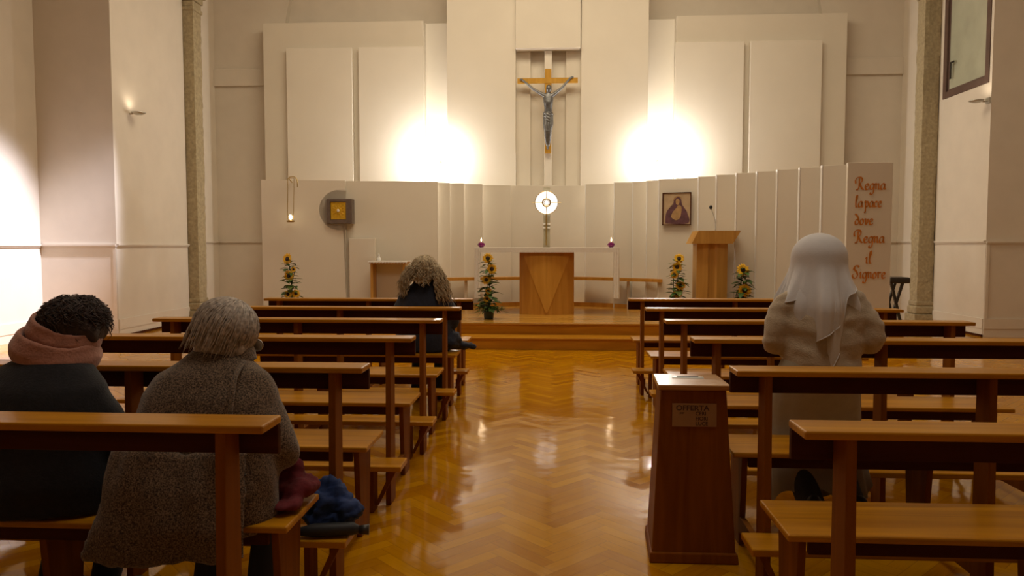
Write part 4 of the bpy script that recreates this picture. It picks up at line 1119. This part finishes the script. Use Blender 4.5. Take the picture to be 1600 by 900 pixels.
# ---------------------------------------------------------------- a seated figure, built from the pelvis up
def seated(label, X, Ys, sh_z, sh_w, hc, look, coat_mat, leg_mat, coat_rings, seed, arm_out=.06, fold=.012, head_r=.1, nz=0, hem=None, voxs=.012):
    t = thing('person', label, 'person', (X, Ys, 0))
    b = BM(); hx, hy, hz = hc
    up = (0, .25, 1); head_bm(b, hc, look, up, head_r)
    limb(b, [(X, Ys + .03, sh_z - .02), ((X + hx) / 2, (Ys + hy) / 2 + .02, (sh_z + hz) / 2), (hx, hy - .015, hz - .04)], [.06, .055, .055])
    loft(b, [(X, Ys, .50, .15, .11), (X, Ys, .62, .13, .095), (X, Ys + .01, sh_z - .12, .15, .09), (X, Ys + .02, sh_z - .03, .13, .07), (X, Ys + .03, sh_z, .06, .05)])
    for s in (-1, 1):
        limb(b, [(X + s * (sh_w - .105), Ys + .02, sh_z - .11), (X + s * (sh_w + arm_out - .06), Ys + .03, sh_z - .30), (X + s * .07, Ys + .25, .60)], [.045, .04, .026])
        hand(b, (X + s * .06, Ys + .26, .60), (-s * .5, .8, -.1), (-s * .2, -.3, -1), .17, .6, -s)
        limb(b, [(X + s * .09, Ys + .02, .535), (X + s * .10, Ys + .36, .535)], [.075, .055])
        limb(b, [(X + s * .10, Ys + .34, .52), (X + s * .10, Ys + .18, .12)], [.05, .034])
    obj('body', voxel(b, .011, 2), M['skin'], t, True)
    b = BM(); loft(b, coat_rings)
    for s in (-1, 1):
        limb(b, [(X + s * (sh_w - .105), Ys + .01, sh_z - .115), (X + s * (sh_w + arm_out * .5 - .065), Ys + .01, sh_z - .20), (X + s * (sh_w + arm_out - .05), Ys + .03, sh_z - .31), (X + s * .16, Ys + .17, .63), (X + s * .085, Ys + .235, .605)], [.075, .075, .068, .058, .045])
        limb(b, [(X + s * .09, Ys + .03, .545), (X + s * .105, Ys + .36, .54)], [.09, .072])
    obj('coat', voxel(b, voxs, 5, clothfold(fold, 14, 9, seed)), coat_mat, t, True)
    for s in (-1, 1):
        b = BM(); limb(b, [(X + s * .10, Ys + .33, .51), (X + s * .10, Ys + .26, .32), (X + s * .10, Ys + .16, .11)], [.068, .062, .05]); obj('trouser_leg', voxel(b, .011, 3), leg_mat, t, True)
        b = BM(); shoe(b, (X + s * .10, Ys + .12, .014), (s * .12, 1, 0)); obj('shoe', voxel(b, .009, 2), M['shoe'], t, True)
    return t

# tweed coat, grey bob
hcg = (-1.135, 2.50, 1.045)
RG = [(-1.19, 2.34, .40, .275, .11), (-1.18, 2.35, .46, .27, .15), (-1.17, 2.36, .55, .255, .17), (-1.165, 2.37, .66, .245, .16), (-1.165, 2.38, .76, .25, .15), (-1.165, 2.40, .85, .235, .135), (-1.16, 2.42, .915, .185, .11), (-1.15, 2.44, .955, .12, .085), (-1.145, 2.455, .985, .085, .075)]
tg = seated('person with short grey hair in a brown tweed coat seated at the aisle', -1.165, 2.40, .955, .235, hcg, (.35, 1, -.55), M['tweed'], M['stocking'], RG, 5, arm_out=.05, fold=.014, head_r=.098)
# coat tail spilling over the back edge of the seat
b = BM(); loft(b, [(-1.22, 2.20, .355, .27, .03), (-1.20, 2.20, .46, .25, .045), (-1.18, 2.22, .58, .235, .05), (-1.17, 2.25, .70, .22, .05)])
obj('coat_tail', voxel(b, .012, 4, clothfold(.034, 20, 3.5, 8)), M['tweed'], tg, True)
b = BM(); loft(b, [(-1.145, 2.46, .945, .125, .095), (-1.142, 2.47, .985, .11, .09), (-1.14, 2.475, 1.005, .09, .08)]); obj('coat_collar', voxel(b, .01, 3, clothfold(.006, 16, 16, 2)), M['tweed'], tg, True)
rng = random.Random(3)
b = BM(); ell(b, (hcg[0], hcg[1] - .028, hcg[2] + .012), (.101, .106, .103), seg=24); ell(b, (hcg[0] - .005, hcg[1] - .055, hcg[2] - .05), (.094, .07, .06), seg=20)
hr = obj('hair', voxel(b, .008, 2, lambda p: .004 * noise.noise(Vector((p.x * 60, p.y * 30, p.z * 14)))), M['greyhair'], tg, True)
tilt = Matrix.Rotation(R(-14), 3, 'X') @ Matrix.Rotation(R(22), 3, 'Y')
strands('hair_strands', hr, M['greyhair'], (hcg[0], hcg[1] - .028, hcg[2] + .012), (.104, .112, .106), 620, (1.2, 2.0), rng, rmax=.0032, m=tilt, wave=.002)
b = BM(); tube(b, cr_path([(-1.04, 2.40, .955), (-1.025, 2.30, .925), (-1.015, 2.245, .86), (-1.01, 2.21, .76), (-1.0, 2.20, .66)]), .008, 8); obj('bag_strap', b, M['tweed'], tg, True)
b = BM()   # spectacles seen past the cheek
gx, gy, gz = -1.074, 2.50, .985
ring(b, (gx + .018, gy + .05, gz + .005), .020, .0025, 20); tube(b, [(gx + .012, gy - .02, gz + .01), (gx + .006, gy + .045, gz + .008)], .002, 6)
ell(b, (gx + .018, gy + .05, gz + .005), (.019, .002, .019))
obj('spectacles', b, M['steel'], tg, True)

# dark coat, pink scarf
hcd = (-1.70, 2.52, 1.035)
RD = [(-1.75, 2.38, .455, .27, .15), (-1.75, 2.38, .55, .265, .165), (-1.75, 2.38, .66, .25, .155), (-1.75, 2.38, .78, .25, .145), (-1.75, 2.40, .87, .235, .13), (-1.745, 2.42, .925, .17, .11), (-1.735, 2.44, .965, .10, .09)]
td = seated('person with dark hair, dusty pink scarf and black coat seated at the left edge', -1.75, 2.40, .965, .245, hcd, (.25, 1, -.6), M['blackcoat'], M['blackcoat'], RD, 15, arm_out=.05, fold=.010, head_r=.098)
def wrap(b, c, rx, ry, rt, rb, hgt, tx, ty):
    """a tall soft band of cloth round the neck"""
    m = Matrix.Rotation(ty, 3, 'Y') @ Matrix.Rotation(tx, 3, 'X'); rings = []
    for k in range(48):
        a = 2 * PI * k / 48; o_ = Vector((math.cos(a), math.sin(a), 0)); w_ = 1 + .05 * math.sin(a * 3 + 1)
        ring_ = []
        for q in range(12):
            f = 2 * PI * q / 12
            rr = rt if math.sin(f) > 0 else rb
            p = Vector((o_.x * (rx + rr * math.cos(f)), o_.y * (ry + rr * math.cos(f)), hgt * math.sin(f) * w_))
            ring_.append(b.verts.new(Vector(c) + m @ p))
        rings.append(ring_)
    for k in range(48):
        A, B_ = rings[k], rings[(k + 1) % 48]
        for q in range(12): b.faces.new([A[q], A[(q + 1) % 12], B_[(q + 1) % 12], B_[q]])
b = BM(); wrap(b, (-1.735, 2.46, .985), .118, .108, .018, .030, .056, R(8), R(16))
nb = voxel(b, .007, 3, clothfold(.006, 10, 34, 4)); sc1 = obj('scarf', nb, M['scarf'], td, True)
b = BM(); wrap(b, (-1.712, 2.475, 1.042), .104, .096, .012, .020, .044, R(10), R(20))
obj('scarf_upper_fold', voxel(b, .007, 3, clothfold(.005, 10, 34, 9)), M['scarf'], sc1, True)
b = BM(); ell(b, (-1.690, 2.50, 1.062), (.100, .110, .098), seg=24); ell(b, (-1.645, 2.48, 1.045), (.06, .07, .06)); ell(b, (-1.745, 2.46, 1.09), (.05, .05, .045))
hd = obj('hair', voxel(b, .008, 3, lambda p: .007 * noise.noise(Vector((p.x * 35, p.y * 35, p.z * 18)))), M['brownhair'], td, True)
strands('hair_strands', hd, M['brownhair'], (-1.69, 2.50, 1.062), (.104, .114, .102), 500, (.5, 1.2), random.Random(8), rmax=.0022, wave=.010)

# blonde, navy coat
hcb = (-1.115, 6.22, 1.13)
RB = [(-1.12, 6.22, .455, .24, .15), (-1.12, 6.22, .56, .245, .16), (-1.115, 6.22, .70, .235, .145), (-1.115, 6.22, .84, .245, .14), (-1.115, 6.23, .93, .225, .12), (-1.115, 6.24, .99, .15, .10), (-1.115, 6.245, 1.03, .10, .09), (-1.115, 6.22, 1.08, .09, .085)]
tb = seated('person with long frizzy ash-blonde hair in a navy coat, seated near the altar', -1.115, 6.22, 1.02, .235, hcb, (.05, 1, -.2), M['navy'], M['navy'], RB, 25, arm_out=.04, fold=.010, head_r=.098)
b = BM(); ell(b, (hcb[0] + .005, hcb[1] - .01, hcb[2] + .018), (.110, .112, .113), seg=24); ell(b, (hcb[0], hcb[1] - .02, hcb[2] - .05), (.105, .09, .06))
hb = obj('hair', voxel(b, .009, 2, lambda p: .012 * noise.noise(p * 28)), M['blondhair'], tb, True)
rng = random.Random(11); b = BM()
for k in range(620):
    sd = rng.choice((-1, 1)) if rng.random() < .9 else 0
    a = sd * rng.uniform(.75, 1.9) if sd else rng.uniform(-.7, .7)
    st_ = Vector((.108 * math.sin(a), -.108 * math.cos(a), rng.uniform(-.06, .06))); ln = rng.uniform(.08, .17 if sd else .03) + (rng.uniform(.0, .10) if sd > 0 else 0)
    P = []; ph = rng.uniform(0, 6.3); wv = rng.uniform(.004, .012); jit = rng.uniform(.6, 1.5)
    for q in range(8):
        u_ = q / 7; p = Vector((hcb[0], hcb[1] - .01, hcb[2])) + st_ + Vector((math.sin(a) * (.015 + .085 * (ln / .2) * u_ ** .7 * jit), -.050 * u_, -ln * u_))
        p += Vector((math.sin(ph + q * 2.2), math.cos(ph + q * 1.7), .3 * math.sin(q + ph))) * wv
        P.append(p)
    tube(b, P, [.0035] * 6 + [.0025, .001], 4)
for k in range(380):
    a = rng.uniform(-PI, PI); th0 = rng.uniform(.05, 1.2); P = []; ph = rng.uniform(0, 6.3)
    for q in range(6):
        th = th0 + q * .14; s_ = Vector((math.sin(th) * math.sin(a) * .114, -math.sin(th) * math.cos(a) * .116, math.cos(th) * .118)) + Vector((math.sin(ph + q * 2), math.cos(ph + q * 2), math.sin(q * 2.4 + ph))) * .005
        P.append(Vector((hcb[0] + .005, hcb[1] - .01, hcb[2] + .018)) + s_)
    tube(b, P, .003, 4)
obj('hair_strands', b, M['blondhair'], hb, True)

# ---------------------------------------------------------------- belongings
def crumple(name, lab, cat, c, r, mat, seed, amp=.03, vox=.010, extra=None, k=16):
    b = BM()
    for e in (extra or [((0, 0, 0), r)]): ell(b, Vector(c) + Vector(e[0]), e[1], seg=18)
    zmin = c[2] - r[2]
    nb = voxel(b, vox, 2, lambda p: amp * (noise.noise(Vector((p.x * k, p.y * k, p.z * k * 1.4 + seed))) + .5 * abs(noise.noise(Vector((p.x * k * 2.3, p.y * k * 2.3, p.z * k * 2.3 + seed))))))
    o = obj(name, nb, mat, None, True)
    lo = min(v.co.z for v in o.data.vertices); return o, lo
o, lo = crumple('jacket', '', '', (-.90, 6.24, .53), (.10, .12, .08), M['navy'], 2, .02, extra=[((0, 0, 0), (.10, .12, .075)), ((-.03, .02, .09), (.065, .09, .08)), ((.11, .03, -.045), (.12, .05, .028)), ((.19, .03, -.05), (.045, .04, .024))])
o.data.transform(Matrix.Translation((0, 0, .4505 - lo))); origin_to(o, (-.88, 6.2, .45)); tag(o, 'dark navy jacket bundled on the pew seat beside the blonde person', 'jacket')
o, lo = crumple('knitted_hat', '', '', (-.93, 2.50, .50), (.11, .07, .05), M['burgundy'], 5, .02, extra=[((0, 0, 0), (.10, .085, .04)), ((-.02, .03, .04), (.07, .05, .05)), ((.03, -.10, -.02), (.05, .08, .02))])
o.name = 'burgundy_scarf'; o.data.transform(Matrix.Translation((0, 0, .4505 - lo))); origin_to(o, (-.93, 2.5, .45)); tag(o, 'burgundy scarf heaped on the seat beside the woman in tweed', 'scarf')
o, lo = crumple('blue_bag', '', '', (-.87, 2.77, .33), (.10, .07, .06), M['blue'], 9, .035, extra=[((0, 0, 0), (.11, .065, .045)), ((-.01, .0, .05), (.09, .05, .045)), ((.05, -.02, .015), (.075, .05, .03)), ((.0, .02, .085), (.055, .03, .03))], k=22)
o.name = 'blue_cloth_bag'; o.data.transform(Matrix.Translation((0, 0, .2505 - lo))); origin_to(o, (-.87, 2.75, .25)); tag(o, 'crumpled royal blue cloth bag lying on the kneeler by the aisle', 'bag')
t = thing('folded_umbrella', 'dark folded umbrella lying across the kneeler end beside the blue bag', 'umbrella', (-.80, 2.68, .252))
b = BM(); tube(b, [(-.97, 2.655, .275), (-.90, 2.665, .279), (-.76, 2.69, .279), (-.73, 2.695, .272)], [.012, .025, .025, .012], 12); obj('canopy', b, M['charcoal'], t, True)
b = BM(); tube(b, [(-.735, 2.695, .273), (-.70, 2.70, .273)], [.016, .02], 12); obj('handle', b, M['dark'], t, True)
